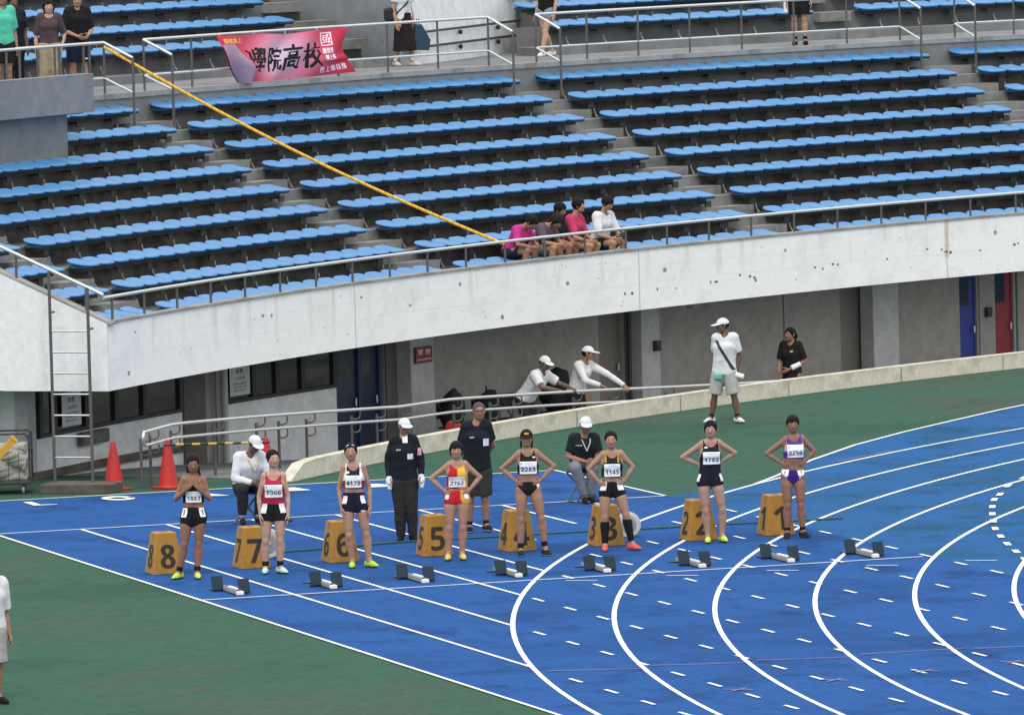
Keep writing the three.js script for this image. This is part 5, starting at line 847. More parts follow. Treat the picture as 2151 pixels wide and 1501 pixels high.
const sideHair = [[[-0.075, 0.03, -0.01], [-0.07, -0.09, 0.0], 0.026, 0.016], [[0.075, 0.03, -0.01], [0.07, -0.09, 0.0], 0.026, 0.016], [[-0.03, 0, -0.08], [-0.03, -0.12, -0.07], 0.04, 0.03], [[0.03, 0, -0.08], [0.03, -0.12, -0.07], 0.04, 0.03]];
const G8 = 'athletes waiting behind the starting blocks';
const ath = (o) => person({ female: true, w: 0.9, hs: 0.98, lw: 1.05, group: G8, ...o });
const tabs = (on, x, y, h = 0.1, w = 0.07, m = whiteTab, t = 1.0) => [{ on, name: 'hip_label', x, y, w, h, mat: m, turn: -t, nx: 4, ny: 4 }, { on, name: 'hip_label', x, y, w, h, mat: m, turn: t, nx: 4, ny: 4 }];
ath({ label: 'tanned athlete in black crop top and shorts with both hands raised to her chest', pos: [0.6, 0.004, -2.71], skin: [0.26, 0.125, 0.075], head: { pitch: 0.16, yaw: 0.1 },
  J: { head: [0.128, 1.475, 0.02], sl: [-0.02, 1.278, 0], sr: [0.275, 1.268, 0], el: [-0.105, 1.03, 0.02], er: [0.325, 1.022, 0.02], wl: [0.045, 1.165, 0.16], wr: [0.215, 1.15, 0.15], hl: [0.04, 0.79, 0], hr: [0.195, 0.79, 0], kl: [-0.01, 0.45, 0.02], kr: [0.17, 0.45, 0.0], al: [-0.09, 0.086, -0.03], ar: [0.142, 0.086, 0] }, toe: { l: -0.5, r: 0.15 },
  hand: { l: { kind: 'relaxed', dir: [0.55, 0.75, 0.2], palm: [0.3, 0, -1], thumb: [0.4, 0.6, 0] }, r: { kind: 'relaxed', dir: [-0.5, 0.78, 0.2], palm: [-0.3, 0, -1], thumb: [-0.4, 0.6, 0] } },
  wear: [{ kind: 'vest', color: (x, y) => y > 1.24 && Math.abs(Math.abs(x - 0.128) - 0.075) < 0.012 ? [0.45, 0.3, 0.02] : BLACK, bottom: 0.19, strap: 0.092 }, { kind: 'shorts', color: BLACK, len: 0.34, top: 0.135 }, { kind: 'socks', color: BLACK, from: 0.84 }, { kind: 'shoes', color: [0.55, 0.75, 0.12], sole: [0.02, 0.06, 0.02] }, { kind: 'hair', fringe: 0.066, nape: -0.06, locks: [[[-0.06, 0.02, -0.06], [-0.07, -0.1, 0.02], 0.03, 0.018], [[0.05, -0.02, -0.06], [0.085, -0.14, 0.05], 0.025, 0.018]] }],
  decals: [{ on: 'vest', x: 0.128, y: 1.06, w: 0.2, h: 0.145, mat: bibMat('1883') }, ...tabs('shorts', 0.118, 0.86, 0.12, 0.07, hipMat('8'))] });
ath({ label: 'fair athlete in a red vest and black shorts standing with arms at her sides', pos: [1.77, 0.004, -2.72], skin: FAIR, head: { yaw: 0.38 },
  J: { head: [0.037, 1.478, 0.01], sl: [-0.105, 1.262, 0], sr: [0.178, 1.262, 0], el: [-0.155, 1.0, -0.03], er: [0.213, 1.0, -0.03], wl: [-0.148, 0.775, 0.03], wr: [0.213, 0.775, 0.03], hl: [-0.055, 0.79, 0], hr: [0.102, 0.79, 0], kl: [-0.085, 0.43, 0.015], kr: [0.1, 0.43, 0.015], al: [-0.1, 0.086, -0.03], ar: [0.09, 0.086, -0.02] }, toe: { l: -0.05, r: 0.6 },
  wear: [{ kind: 'vest', color: [0.42, 0.022, 0.06], bottom: 0.095, strap: 0.1, e: 0.014, neck: 0.09 }, { kind: 'shorts', color: BLACK, len: 0.3, top: 0.13, e: 0.014, flare: 0.02 }, { kind: 'socks', color: BLACK, from: 0.82 }, { kind: 'shoes', color: [0.55, 0.8, 0.68], sole: [0.02, 0.05, 0.06] }, { kind: 'hair', fringe: 0.075, nape: -0.05, locks: pony }],
  decals: [{ on: 'vest', x: 0.035, y: 1.075, w: 0.225, h: 0.165, mat: bibMat('7366') }, ...tabs('shorts', 0.025, 0.85, 0.12, 0.075)], extra: [['hand_strap', new THREE.SphereGeometry(0.035, 12, 10).scale(1.3, 0.6, 0.8).translate(0.24, 0.69, 0.07), M.dark]] });
ath({ label: 'athlete in navy and white crop top and navy shorts, yellow green spikes', pos: [3.0, 0.004, -2.84], skin: MID,
  J: { head: [-0.1, 1.5, 0.01], sl: [-0.218, 1.3, 0], sr: [0.075, 1.303, 0], el: [-0.265, 1.03, -0.04], er: [0.125, 1.03, -0.04], wl: [-0.238, 0.785, 0.03], wr: [0.132, 0.79, 0.02], hl: [-0.155, 0.825, 0], hr: [0.005, 0.825, 0], kl: [-0.15, 0.42, 0.05], kr: [0.07, 0.43, 0.02], al: [-0.118, 0.09, 0.0], ar: [0.1, 0.095, 0.02] }, toe: { l: -0.05, r: 0.75 }, gy: { l: 0.0, r: 0.005 },
  wear: [{ kind: 'vest', color: (x, y) => Math.abs(x + 0.075) > 0.085 + (1.24 - y) * 0.1 ? (y < 1.14 ? [0.3, 0.02, 0.05] : [0.7, 0.72, 0.75]) : NAVY, bottom: 0.205, strap: 0.108, neck: 0.075 }, { kind: 'shorts', color: NAVY, len: 0.27, top: 0.155 }, { kind: 'shoes', color: [0.45, 0.75, 0.06], sole: [0.1, 0.14, 0.1] }, { kind: 'hair', fringe: 0.075, nape: -0.05, locks: bun }],
  decals: [{ on: 'vest', x: -0.075, y: 1.125, w: 0.21, h: 0.16, mat: bibMat('4173', false) }, { on: 'vest', name: 'chest_logo', x: -0.15, y: 1.245, w: 0.05, h: 0.025, mat: whiteTab, nx: 3, ny: 2 }, { on: 'shorts', name: 'shorts_logo', x: 0.04, y: 0.74, w: 0.05, h: 0.018, mat: whiteTab, nx: 3, ny: 2 }, ...tabs('shorts', -0.075, 0.89, 0.1, 0.06)], extra: [['hair_clip', new THREE.TorusGeometry(0.02, 0.006, 6, 12).translate(-0.13, 1.575, 0.07), M.steel], ['hair_clip', new THREE.TorusGeometry(0.02, 0.006, 6, 12).translate(-0.075, 1.577, 0.07), M.steel]] });
ath({ label: 'athlete in red and yellow kit with hands on hips and pale yellow spikes', pos: [4.33, 0.004, -3.04], skin: MID, hand: hipHands,
  J: { head: [0.062, 1.435, 0.02], sl: [-0.05, 1.25, 0], sr: [0.19, 1.25, 0], el: [-0.278, 1.068, -0.06], er: [0.36, 1.068, -0.06], wl: [-0.115, 0.915, -0.01], wr: [0.225, 0.92, -0.01], hl: [-0.025, 0.8, 0], hr: [0.13, 0.8, 0], kl: [-0.05, 0.43, 0.015], kr: [0.118, 0.43, 0.015], al: [-0.075, 0.09, -0.02], ar: [0.102, 0.09, -0.02] }, toe: { l: -0.1, r: 0.2 },
  wear: [{ kind: 'vest', color: (x) => x < 0.068 ? [0.42, 0.014, 0.02] : [0.66, 0.4, 0.045], bottom: 0.14, strap: 0.1, neck: 0.085 }, { kind: 'shorts', color: (x, y) => x > 0.1 + (0.9 - y) * 0.1 ? [0.7, 0.38, 0.05] : [0.52, 0.02, 0.03], len: 0.17, top: 0.118, e: 0.011 }, { kind: 'shoes', color: [0.75, 0.55, 0.12], sole: [0.06, 0.09, 0.07] }, { kind: 'hair', fringe: 0.03, nape: -0.06, locks: [[[-0.07, 0.03, 0.02], [-0.068, -0.06, 0.02], 0.018, 0.01], [[0.07, 0.03, 0.02], [0.068, -0.06, 0.02], 0.018, 0.01]] }],
  decals: [{ on: 'vest', x: 0.06, y: 1.03, w: 0.215, h: 0.135, mat: bibMat('2762', false) }, ...tabs('shorts', 0.05, 0.85, 0.09, 0.05)] });
ath({ label: 'athlete in black crop top, black briefs and a black headband cap, hands on hips', pos: [5.4, 0.004, -3.0], skin: [0.33, 0.175, 0.11], hs: 0.96, hand: hipHands,
  J: { head: [-0.048, 1.54, 0.02], sl: [-0.168, 1.345, 0], sr: [0.09, 1.355, 0], el: [-0.382, 1.147, -0.06], er: [0.3, 1.163, -0.06], wl: [-0.205, 0.985, -0.01], wr: [0.117, 0.985, -0.01], hl: [-0.123, 0.86, 0], hr: [0.04, 0.86, 0], kl: [-0.145, 0.49, 0.015], kr: [0.12, 0.49, 0.015], al: [-0.162, 0.095, -0.02], ar: [0.155, 0.115, -0.03] }, toe: { l: 0.05, r: 0.45 }, gy: { l: 0.0, r: 0.0 },
  wear: [{ kind: 'vest', color: [0.014, 0.01, 0.012], bottom: 0.21, strap: 0.1, neck: 0.08 }, { kind: 'briefs', color: BLACK, top: 0.12, low: -0.06, cut: 1.05 }, { kind: 'socks', color: BLACK, from: 0.84 }, { kind: 'shoes', color: [0.02, 0.02, 0.02], sole: [0.4, 0.38, 0.3] }, { kind: 'hair', fringe: 0.065, nape: -0.06, locks: [[[-0.06, 0, -0.05], [-0.08, -0.12, 0.0], 0.024, 0.012], [[0.06, 0, -0.05], [0.07, -0.12, 0.0], 0.024, 0.012]] }, { kind: 'cap', color: BLACK, brim: 0.07, badge: [0.5, 0.33, 0.03] }],
  decals: [{ on: 'vest', x: -0.035, y: 1.165, w: 0.225, h: 0.165, mat: bibMat('2283') }, { on: 'vest', name: 'chest_logo', x: 0.04, y: 1.3, w: 0.035, h: 0.016, mat: whiteTab, nx: 2, ny: 2 }, { on: 'briefs', name: 'hip_label', x: -0.04, y: 0.935, w: 0.05, h: 0.07, mat: whiteTab, turn: 1.1, nx: 3, ny: 3 }] });
ath({ label: 'athlete in black kit with long black socks and coral spikes, hands on hips', pos: [6.59, 0.004, -3.02], skin: MID, hand: hipHands,
  J: { head: [-0.066, 1.455, 0.02], sl: [-0.19, 1.268, 0], sr: [0.077, 1.278, 0], el: [-0.365, 1.075, -0.06], er: [0.212, 1.092, -0.06], wl: [-0.24, 0.915, -0.01], wr: [0.1, 0.925, -0.01], hl: [-0.147, 0.785, 0], hr: [0.012, 0.787, 0], kl: [-0.17, 0.455, 0.03], kr: [0.105, 0.48, 0.03], al: [-0.177, 0.09, 0.0], ar: [0.172, 0.115, 0.0] }, toe: { l: -0.05, r: 0.75 }, gy: { l: 0, r: 0.01 },
  wear: [{ kind: 'vest', color: (x, y) => y > 1.17 && Math.abs(Math.abs(x + 0.06) - 0.085) < 0.01 ? [0.45, 0.3, 0.04] : BLACK, bottom: 0.18, strap: 0.1, neck: 0.085 }, { kind: 'shorts', color: BLACK, len: 0.24, top: 0.13 }, { kind: 'socks', color: BLACK, from: 0.12 }, { kind: 'shoes', color: [0.75, 0.13, 0.11], sole: [0.3, 0.06, 0.06] }, { kind: 'hair', fringe: 0.072, nape: -0.06, locks: bun }],
  decals: [{ on: 'vest', x: -0.06, y: 1.068, w: 0.21, h: 0.17, mat: bibMat('1145', false) }, ...tabs('shorts', -0.068, 0.86, 0.11, 0.08)] });
ath({ label: 'athlete in a full navy vest and navy shorts, elbows wide, bright yellow spikes', pos: [8.05, 0.004, -3.31], skin: [0.4, 0.235, 0.17], head: { yaw: -0.1 }, hand: hipHands,
  J: { head: [-0.03, 1.5, 0.02], sl: [-0.16, 1.315, 0], sr: [0.085, 1.325, 0], el: [-0.41, 1.133, -0.08], er: [0.283, 1.175, -0.09], wl: [-0.2, 1.035, -0.06], wr: [0.1, 1.06, -0.08], hl: [-0.135, 0.82, 0], hr: [0.022, 0.82, 0], kl: [-0.12, 0.43, 0.015], kr: [0.095, 0.435, 0.015], al: [-0.1, 0.086, -0.02], ar: [0.088, 0.095, -0.02] }, toe: { l: -0.05, r: 0.35 },
  wear: [{ kind: 'vest', color: [0.012, 0.013, 0.024], bottom: 0.09, strap: 0.1, neck: 0.085, e: 0.012 }, { kind: 'shorts', color: [0.012, 0.013, 0.026], len: 0.16, top: 0.15, e: 0.013, flare: 0.015 }, { kind: 'shoes', color: [0.62, 0.78, 0.06], sole: [0.12, 0.03, 0.02] }, { kind: 'hair', fringe: 0.05, nape: -0.06, locks: [...bun, [[-0.06, 0.05, 0.05], [-0.072, -0.02, 0.03], 0.016, 0.01], [[0.05, 0.06, 0.06], [0.072, 0.0, 0.04], 0.018, 0.01]] }],
  decals: [{ on: 'vest', x: -0.03, y: 1.13, w: 0.225, h: 0.165, mat: bibMat('1782', false) }, { on: 'vest', name: 'chest_logo', x: -0.1, y: 1.27, w: 0.04, h: 0.018, mat: whiteTab, nx: 2, ny: 2 }, ...tabs('shorts', -0.056, 0.87, 0.1, 0.05, whiteTab, 1.2)] });
ath({ label: 'tanned athlete in purple crop top and purple briefs, hands on hips, black shoes', pos: [9.19, 0.004, -3.32], skin: [0.265, 0.13, 0.085], hand: hipHands,
  J: { head: [-0.012, 1.508, 0.02], sl: [-0.125, 1.308, 0], sr: [0.125, 1.32, 0], el: [-0.362, 1.125, -0.06], er: [0.262, 1.143, -0.06], wl: [-0.17, 0.995, -0.02], wr: [0.145, 1.01, -0.02], hl: [-0.105, 0.82, 0], hr: [0.055, 0.82, 0], kl: [-0.102, 0.43, 0.015], kr: [0.07, 0.43, 0.015], al: [-0.117, 0.086, -0.02], ar: [0.09, 0.09, -0.02] }, toe: { l: -0.15, r: 0.5 },
  wear: [{ kind: 'vest', color: (x, y) => Math.abs(x) > 0.1 && y > 1.16 ? [0.35, 0.33, 0.45] : [0.085, 0.04, 0.27], bottom: 0.24, strap: 0.112, neck: 0.07 }, { kind: 'briefs', color: (x, y) => Math.abs(x + 0.025) > 0.085 ? [0.65, 0.66, 0.7] : [0.045, 0.015, 0.2], top: 0.09, low: -0.095, cut: 1.1 }, { kind: 'socks', color: BLACK, from: 0.88 }, { kind: 'shoes', color: [0.025, 0.02, 0.02], sole: [0.1, 0.085, 0.06] }, { kind: 'hair', fringe: 0.038, nape: -0.05, e: 0.017 }],
  decals: [{ on: 'vest', x: 0.012, y: 1.16, w: 0.215, h: 0.17, mat: bibMat('3259') }, ...tabs('briefs', -0.025, 0.875, 0.085, 0.075, hipMat('1'), 0.9)] });
// ---------- officials ----------
const tagMat = std([0.78, 0.79, 0.78], 0.5, { side: THREE.DoubleSide }), logoMat = textMat('#11151f', '#e8ebee', 'JAAF', 96, 40, 30);
person({ label: 'official in navy jacket, white cap and white gloves standing beside lane box five', pos: [4.58, 0.004, -5.86], skin: TAN, w: 1.02, hs: 0.95, head: { yaw: 0.4, pitch: 0.12 },
  J: { head: [0.02, 1.535, 0.02], sl: [-0.145, 1.345, 0], sr: [0.15, 1.352, 0], el: [-0.215, 1.095, -0.04], er: [0.222, 1.105, -0.04], wl: [-0.205, 0.865, 0.03], wr: [0.225, 0.88, 0.03], hl: [-0.088, 0.78, 0], hr: [0.078, 0.78, 0], kl: [-0.075, 0.41, 0.01], kr: [0.088, 0.41, 0.01], al: [-0.07, 0.086, -0.03], ar: [0.088, 0.086, -0.03] }, toe: { l: -0.15, r: 0.5 },
  wear: [{ kind: 'shirt', name: 'jacket', color: [0.011, 0.014, 0.022], long: true, sleeve: 1, bottom: 0.045, e: 0.022, neck: 0.055 }, { kind: 'trousers', color: [0.03, 0.03, 0.028], hem: 0.05, top: 0.08 }, { kind: 'glove', color: WHITE }, { kind: 'shoes', color: [0.012, 0.012, 0.014] }, { kind: 'hair', fringe: 0.06, nape: -0.035, color: [0.05, 0.05, 0.05], e: 0.008 }, { kind: 'cap', color: WHITE }],
  decals: [{ on: 'shirt', name: 'name_tag', x: 0.085, y: 1.145, w: 0.075, h: 0.075, mat: tagMat, nx: 3, ny: 3 }, { on: 'shirt', name: 'chest_logo', x: -0.07, y: 1.235, w: 0.09, h: 0.035, mat: logoMat, nx: 4, ny: 2 }, { on: 'shirt', name: 'armband', x: 0.17, y: 1.2, w: 0.06, h: 0.1, mat: pinkTab, turn: 0.7, nx: 4, ny: 3 }, { on: 'shirt', name: 'shirt_collar', x: 0.02, y: 1.375, w: 0.07, h: 0.1, mat: whiteTab, nx: 4, ny: 4, lift: 0.008 }] });
person({ label: 'grey haired official in navy polo and dark shorts with hands behind his back', pos: [5.79, 0.004, -6.51], skin: TAN, w: 1.08, hs: 1.02, head: { yaw: 0.15 },
  J: { head: [0.072, 1.635, 0.02], sl: [-0.125, 1.425, 0], sr: [0.19, 1.43, 0], el: [-0.195, 1.16, -0.1], er: [0.245, 1.165, -0.1], wl: [-0.06, 0.96, -0.2], wr: [0.1, 0.96, -0.2], hl: [-0.068, 0.83, 0], hr: [0.11, 0.83, 0], kl: [-0.075, 0.45, 0.01], kr: [0.12, 0.45, 0.01], al: [-0.095, 0.086, -0.03], ar: [0.128, 0.1, -0.02] }, toe: { l: -0.1, r: 0.5 },
  hand: { l: { kind: 'grip', dir: [0.9, -0.2, -0.1], palm: [0, 0, -1], thumb: [0, 1, 0] }, r: { kind: 'grip', dir: [-0.9, -0.2, -0.1], palm: [0, 0, -1], thumb: [0, 1, 0] } },
  wear: [{ kind: 'shirt', name: 'polo_shirt', color: [0.01, 0.013, 0.02], sleeve: 0.72, se: 0.03, bottom: 0.0, e: 0.028, flare: 0.01 }, { kind: 'shorts', color: [0.042, 0.04, 0.034], len: 0.88, top: 0.08, e: 0.02, flare: 0.028 }, { kind: 'socks', color: BLACK, from: 0.86 }, { kind: 'shoes', color: [0.014, 0.014, 0.016], sole: [0.5, 0.5, 0.5] }, { kind: 'hair', fringe: 0.078, nape: 0.0, e: 0.009, color: [0.085, 0.08, 0.077] }],
  decals: [{ on: 'shirt', name: 'name_tag', x: 0.155, y: 1.225, w: 0.075, h: 0.1, mat: tagMat, nx: 3, ny: 3 }, { on: 'shirt', name: 'chest_logo', x: -0.03, y: 1.295, w: 0.09, h: 0.035, mat: logoMat, nx: 4, ny: 2 }], extra: [['glasses', tube([v3(-0.005, 1.648, 0.06), v3(0.02, 1.65, 0.115), v3(0.08, 1.648, 0.125), v3(0.13, 1.65, 0.105), v3(0.145, 1.65, 0.05)], 0.004, 5), M.dark]] });
const stool = (label, pos, turn) => { const o = thing('folding_stool', label, 'stool', pos, turn, 'folding stools of the seated officials'); mesh('seat', box(0.36, 0.025, 0.3, 0, 0.42, 0, 0.008), M.dark, o); for (const z of [-0.14, 0.14]) for (const s of [-1, 1]) mesh('leg', tube([v3(-0.18 * s, 0.012, z), v3(0.17 * s, 0.415, z)], 0.011, 7), M.post, o); for (const x of [-0.18, 0.18]) mesh('foot_bar', tube([v3(x, 0.012, -0.16), v3(x, 0.012, 0.16)], 0.011, 7), M.post, o); };
const sit = (o) => ({ head: [0.02, 1.1, 0.2], sl: [-0.17, 0.9, 0.1], sr: [0.17, 0.9, 0.1], el: [-0.235, 0.66, 0.16], er: [0.235, 0.66, 0.16], wl: [-0.1, 0.6, 0.34], wr: [0.1, 0.6, 0.34], hl: [-0.09, 0.5, -0.02], hr: [0.09, 0.5, -0.02], kl: [-0.11, 0.5, 0.36], kr: [0.11, 0.5, 0.36], al: [-0.1, 0.086, 0.34], ar: [0.1, 0.086, 0.34], ...o });
stool('folding stool with crossed metal legs under the official in white', [3.5, 0.004, -9.62], -0.3);
person({ label: 'official in white long sleeved top and white cap seated on a stool behind lane seven', pos: [3.5, 0.004, -9.62], yaw: 0.0, skin: DEEP, w: 1.08, hs: 1.0, head: { pitch: 0.42, yaw: 0.25 },
  J: sit({ head: [0.06, 1.1, 0.24], sl: [-0.17, 0.915, 0.1], sr: [0.2, 0.915, 0.14], el: [-0.22, 0.63, 0.16], er: [0.27, 0.66, 0.2], wl: [-0.02, 0.58, 0.34], wr: [0.12, 0.58, 0.36], kl: [-0.16, 0.5, 0.34], al: [-0.15, 0.1, 0.24], ar: [0.08, 0.1, 0.24] }), toe: { l: -0.2, r: 0.2 },
  wear: [{ kind: 'shirt', color: WHITE, long: true, sleeve: 1, bottom: 0.02, e: 0.03 }, { kind: 'trousers', color: [0.026, 0.026, 0.027], hem: 0.14, top: 0.06 }, { kind: 'socks', color: WHITE, from: 0.8 }, { kind: 'shoes', color: [0.012, 0.012, 0.014] }, { kind: 'hair', fringe: 0.06, nape: -0.03, e: 0.008 }, { kind: 'cap', color: WHITE }],
  extra: [['lanyard', tube([v3(-0.06, 0.96, 0.12), v3(-0.03, 0.88, 0.24), v3(0.04, 0.74, 0.27)], 0.011, 5), std([0.6, 0.5, 0.25], 0.8)], ['lanyard', tube([v3(0.11, 0.96, 0.15), v3(0.09, 0.86, 0.26), v3(0.04, 0.74, 0.27)], 0.011, 5), std([0.6, 0.5, 0.25], 0.8)]] });
stool('folding stool with crossed metal legs under the official in black', [8.5, 0.004, -9.95], 0.2);
person({ label: 'official in black polo, white cap and grey trousers seated on a stool behind lane three', pos: [8.5, 0.004, -9.95], yaw: -0.2, skin: TAN, w: 1.0, hs: 0.98, head: { pitch: 0.2 },
  J: sit({ head: [0.05, 1.08, 0.12], sl: [-0.15, 0.89, 0.05], sr: [0.21, 0.89, 0.05], el: [-0.2, 0.64, 0.06], er: [0.25, 0.64, 0.08], wl: [0.02, 0.58, 0.26], wr: [0.12, 0.58, 0.28], kl: [-0.14, 0.5, 0.36], kr: [0.1, 0.5, 0.36], al: [-0.02, 0.1, 0.3], ar: [0.08, 0.1, 0.26] }), toe: { l: 0.0, r: 0.2 },
  wear: [{ kind: 'shirt', name: 'polo_shirt', color: [0.013, 0.018, 0.018], sleeve: 0.75, se: 0.028, bottom: -0.03, e: 0.024 }, { kind: 'trousers', color: [0.2, 0.21, 0.23], hem: 0.12, top: 0.06 }, { kind: 'shoes', color: [0.012, 0.012, 0.014] }, { kind: 'hair', fringe: 0.06, nape: -0.03, e: 0.008 }, { kind: 'cap', color: WHITE }],
  decals: [{ on: 'shirt', name: 'chest_logo', x: -0.06, y: 0.8, w: 0.11, h: 0.03, mat: textMat('#131a1a', '#cfd4d4', 'STARTER', 128, 36, 26), nx: 4, ny: 2 }], extra: [['lanyard', tube([v3(-0.04, 0.95, 0.07), v3(0.0, 0.84, 0.17), v3(0.05, 0.72, 0.18)], 0.008, 5), std([0.5, 0.52, 0.55], 0.8)], ['lanyard', tube([v3(0.11, 0.95, 0.07), v3(0.1, 0.84, 0.17), v3(0.05, 0.72, 0.18)], 0.008, 5), std([0.5, 0.52, 0.55], 0.8)]] });
person({ label: 'man in white polo, grey shorts and white cap standing on the green surround, looking left', pos: [14.79, 0, -21.33], yaw: -0.6, skin: DEEP, w: 1.05, hs: 1.0, head: { yaw: -0.95 },
  J: { head: [0.005, 1.522, 0.02], sl: [-0.115, 1.325, 0.02], sr: [0.2, 1.325, -0.02], el: [-0.16, 1.075, -0.12], er: [0.25, 1.05, -0.08], wl: [0.02, 0.9, -0.19], wr: [0.215, 0.82, -0.06], hl: [-0.075, 0.76, 0], hr: [0.105, 0.76, 0], kl: [-0.145, 0.42, 0.01], kr: [0.165, 0.42, 0.01], al: [-0.215, 0.09, -0.02], ar: [0.205, 0.09, -0.02] }, toe: { l: -0.5, r: 0.9 },
  wear: [{ kind: 'shirt', name: 'polo_shirt', color: WHITE, sleeve: 0.78, se: 0.032, bottom: 0.0, e: 0.03, flare: 0.012 }, { kind: 'shorts', color: [0.47, 0.46, 0.45], len: 0.9, top: 0.09, e: 0.022, flare: 0.03 }, { kind: 'socks', color: BLACK, from: 0.88 }, { kind: 'shoes', color: WHITE, sole: [0.25, 0.24, 0.22] }, { kind: 'hair', fringe: 0.06, nape: -0.035, e: 0.008 }, { kind: 'cap', color: WHITE, brim: 0.11 }],
  decals: [{ on: 'shirt', name: 'shoulder_strap', x: 0.06, y: 1.07, w: 0.05, h: 0.46, mat: M.dark, nx: 3, ny: 16, shear: 0.26 }],
  extra: [['paper_roll', new THREE.CylinderGeometry(0.045, 0.04, 0.13, 14).rotateZ(1.3).translate(0.27, 0.74, 0.02), std([0.78, 0.79, 0.8], 0.7)], ['waist_pouch', box(0.13, 0.09, 0.05, -0.05, 0.735, 0.13, 0.02), std([0.12, 0.42, 0.32], 0.7)]] });
person({ label: 'woman in black shirt and long black skirt walking along the ramp, white band on forearm', pos: [18.88, -0.74, -29.2], yaw: -0.75, skin: TAN, female: true, w: 0.92, hs: 0.95, head: { yaw: -0.35 },
  J: pose(1.58, { head: [0.0, 1.475, 0.03], el: [-0.19, 1.02, 0.06], er: [0.225, 1.02, -0.04], wl: [-0.14, 0.86, 0.22], wr: [0.02, 0.9, 0.16] }),
  wear: [{ kind: 'shirt', color: BLACK, sleeve: 0.85, se: 0.03, bottom: -0.06, e: 0.026 }, { kind: 'skirt', color: [0.009, 0.009, 0.01], hem: 0.3, wide: 0.22 }, { kind: 'shoes', color: BLACK }, { kind: 'hair', fringe: 0.06, nape: -0.06, locks: pony }],
  decals: [{ on: 'shirt', name: 'chest_logo', x: 0.06, y: 1.2, w: 0.05, h: 0.03, mat: std([0.4, 0.38, 0.3], 0.8, { side: THREE.DoubleSide }), nx: 2, ny: 2 }], extra: [['arm_band', tube([v3(0.16, 0.985, 0.02), v3(0.05, 0.92, 0.13)], 0.046, 12), std([0.75, 0.76, 0.76], 0.7)]] });
const lean = (o) => ({ head: [0, 1.45, 0.34], sl: [-0.19, 1.285, 0.2], sr: [0.19, 1.285, 0.24], el: [-0.24, 1.13, 0.36], er: [0.26, 1.15, 0.46], wl: [-0.14, 1.075, 0.56], wr: [0.22, 1.08, 0.72], hl: [-0.09, 0.86, -0.06], hr: [0.09, 0.86, -0.06], kl: [-0.1, 0.46, 0.0], kr: [0.1, 0.46, 0.02], al: [-0.11, 0.086, -0.06], ar: [0.11, 0.086, -0.04], ...o });
const gripR = { l: { kind: 'grip', palm: [0, -1, 0.1], thumb: [1, 0, 0] }, r: { kind: 'grip', palm: [0, -1, 0.1], thumb: [-1, 0, 0] } };
const mp = (t, R, y) => { const p = pol(R, t, y); return [p.x, p.y, p.z]; };
person({ label: 'man in white t-shirt and white cap leaning on the ramp handrail, bare forearms', pos: mp(-127.3, 57.2, -0.62), yaw: 0.72, skin: DEEP, w: 1.05, hs: 1, head: { pitch: 0.25, yaw: -0.2 }, hand: gripR,
  J: lean({ head: [0, 1.385, 0.3], sl: [-0.19, 1.2, 0.2], sr: [0.19, 1.2, 0.2], el: [-0.26, 1.02, 0.38], er: [0.26, 1.04, 0.42], wl: [-0.17, 0.98, 0.6], wr: [0.2, 0.98, 0.66], hl: [-0.09, 0.8, -0.1], hr: [0.09, 0.8, -0.1] }),
  wear: [{ kind: 'shirt', name: 't_shirt', color: WHITE, sleeve: 0.8, se: 0.034, bottom: 0.0, e: 0.034 }, { kind: 'trousers', color: [0.022, 0.023, 0.027] }, { kind: 'shoes', color: BLACK }, { kind: 'hair', fringe: 0.06, nape: -0.035, e: 0.008 }, { kind: 'cap', color: WHITE }] });
person({ label: 'man in long sleeved white top and white cap gripping the ramp handrail, looking right', pos: mp(-125.9, 57.2, -0.7), yaw: 0.72, skin: TAN, w: 1.0, hs: 1, head: { yaw: 0.3 }, hand: gripR,
  J: lean({ head: [0, 1.52, 0.2], sl: [-0.18, 1.33, 0.08], sr: [0.18, 1.33, 0.12], el: [-0.24, 1.1, 0.26], er: [0.24, 1.16, 0.42], wl: [-0.16, 1.02, 0.5], wr: [0.2, 0.99, 0.74], hl: [-0.09, 0.87, -0.06], hr: [0.09, 0.87, -0.06] }),
  wear: [{ kind: 'shirt', name: 't_shirt', color: WHITE, long: true, sleeve: 1, bottom: 0.02, e: 0.026 }, { kind: 'trousers', color: [0.016, 0.016, 0.02] }, { kind: 'shoes', color: BLACK }, { kind: 'hair', fringe: 0.06, nape: -0.035, e: 0.008 }, { kind: 'cap', color: WHITE, brim: 0.12 }], decals: [{ on: 'shirt', name: 'chest_logo', x: 0.04, y: 1.2, w: 0.04, h: 0.03, mat: M.dark, nx: 2, ny: 2, turn: -0.6 }] });
person({ label: 'man in white shirt and pale grey trousers cut off by the lower left edge', pos: [-5.19, 0, 9.42], yaw: 0.2, skin: TAN, w: 1.05, J: pose(1.62, { sl: [-0.2, 1.33, 0], sr: [0.19, 1.33, 0] }),
  wear: [{ kind: 'shirt', color: WHITE, sleeve: 0.85, se: 0.04, bottom: 0.02, e: 0.034 }, { kind: 'shorts', color: [0.42, 0.39, 0.4], len: 0.95, top: 0.09, e: 0.022, flare: 0.03 }, { kind: 'shoes', color: BLACK }, { kind: 'hair', fringe: 0.06, nape: -0.05 }, { kind: 'cap', color: WHITE }] });
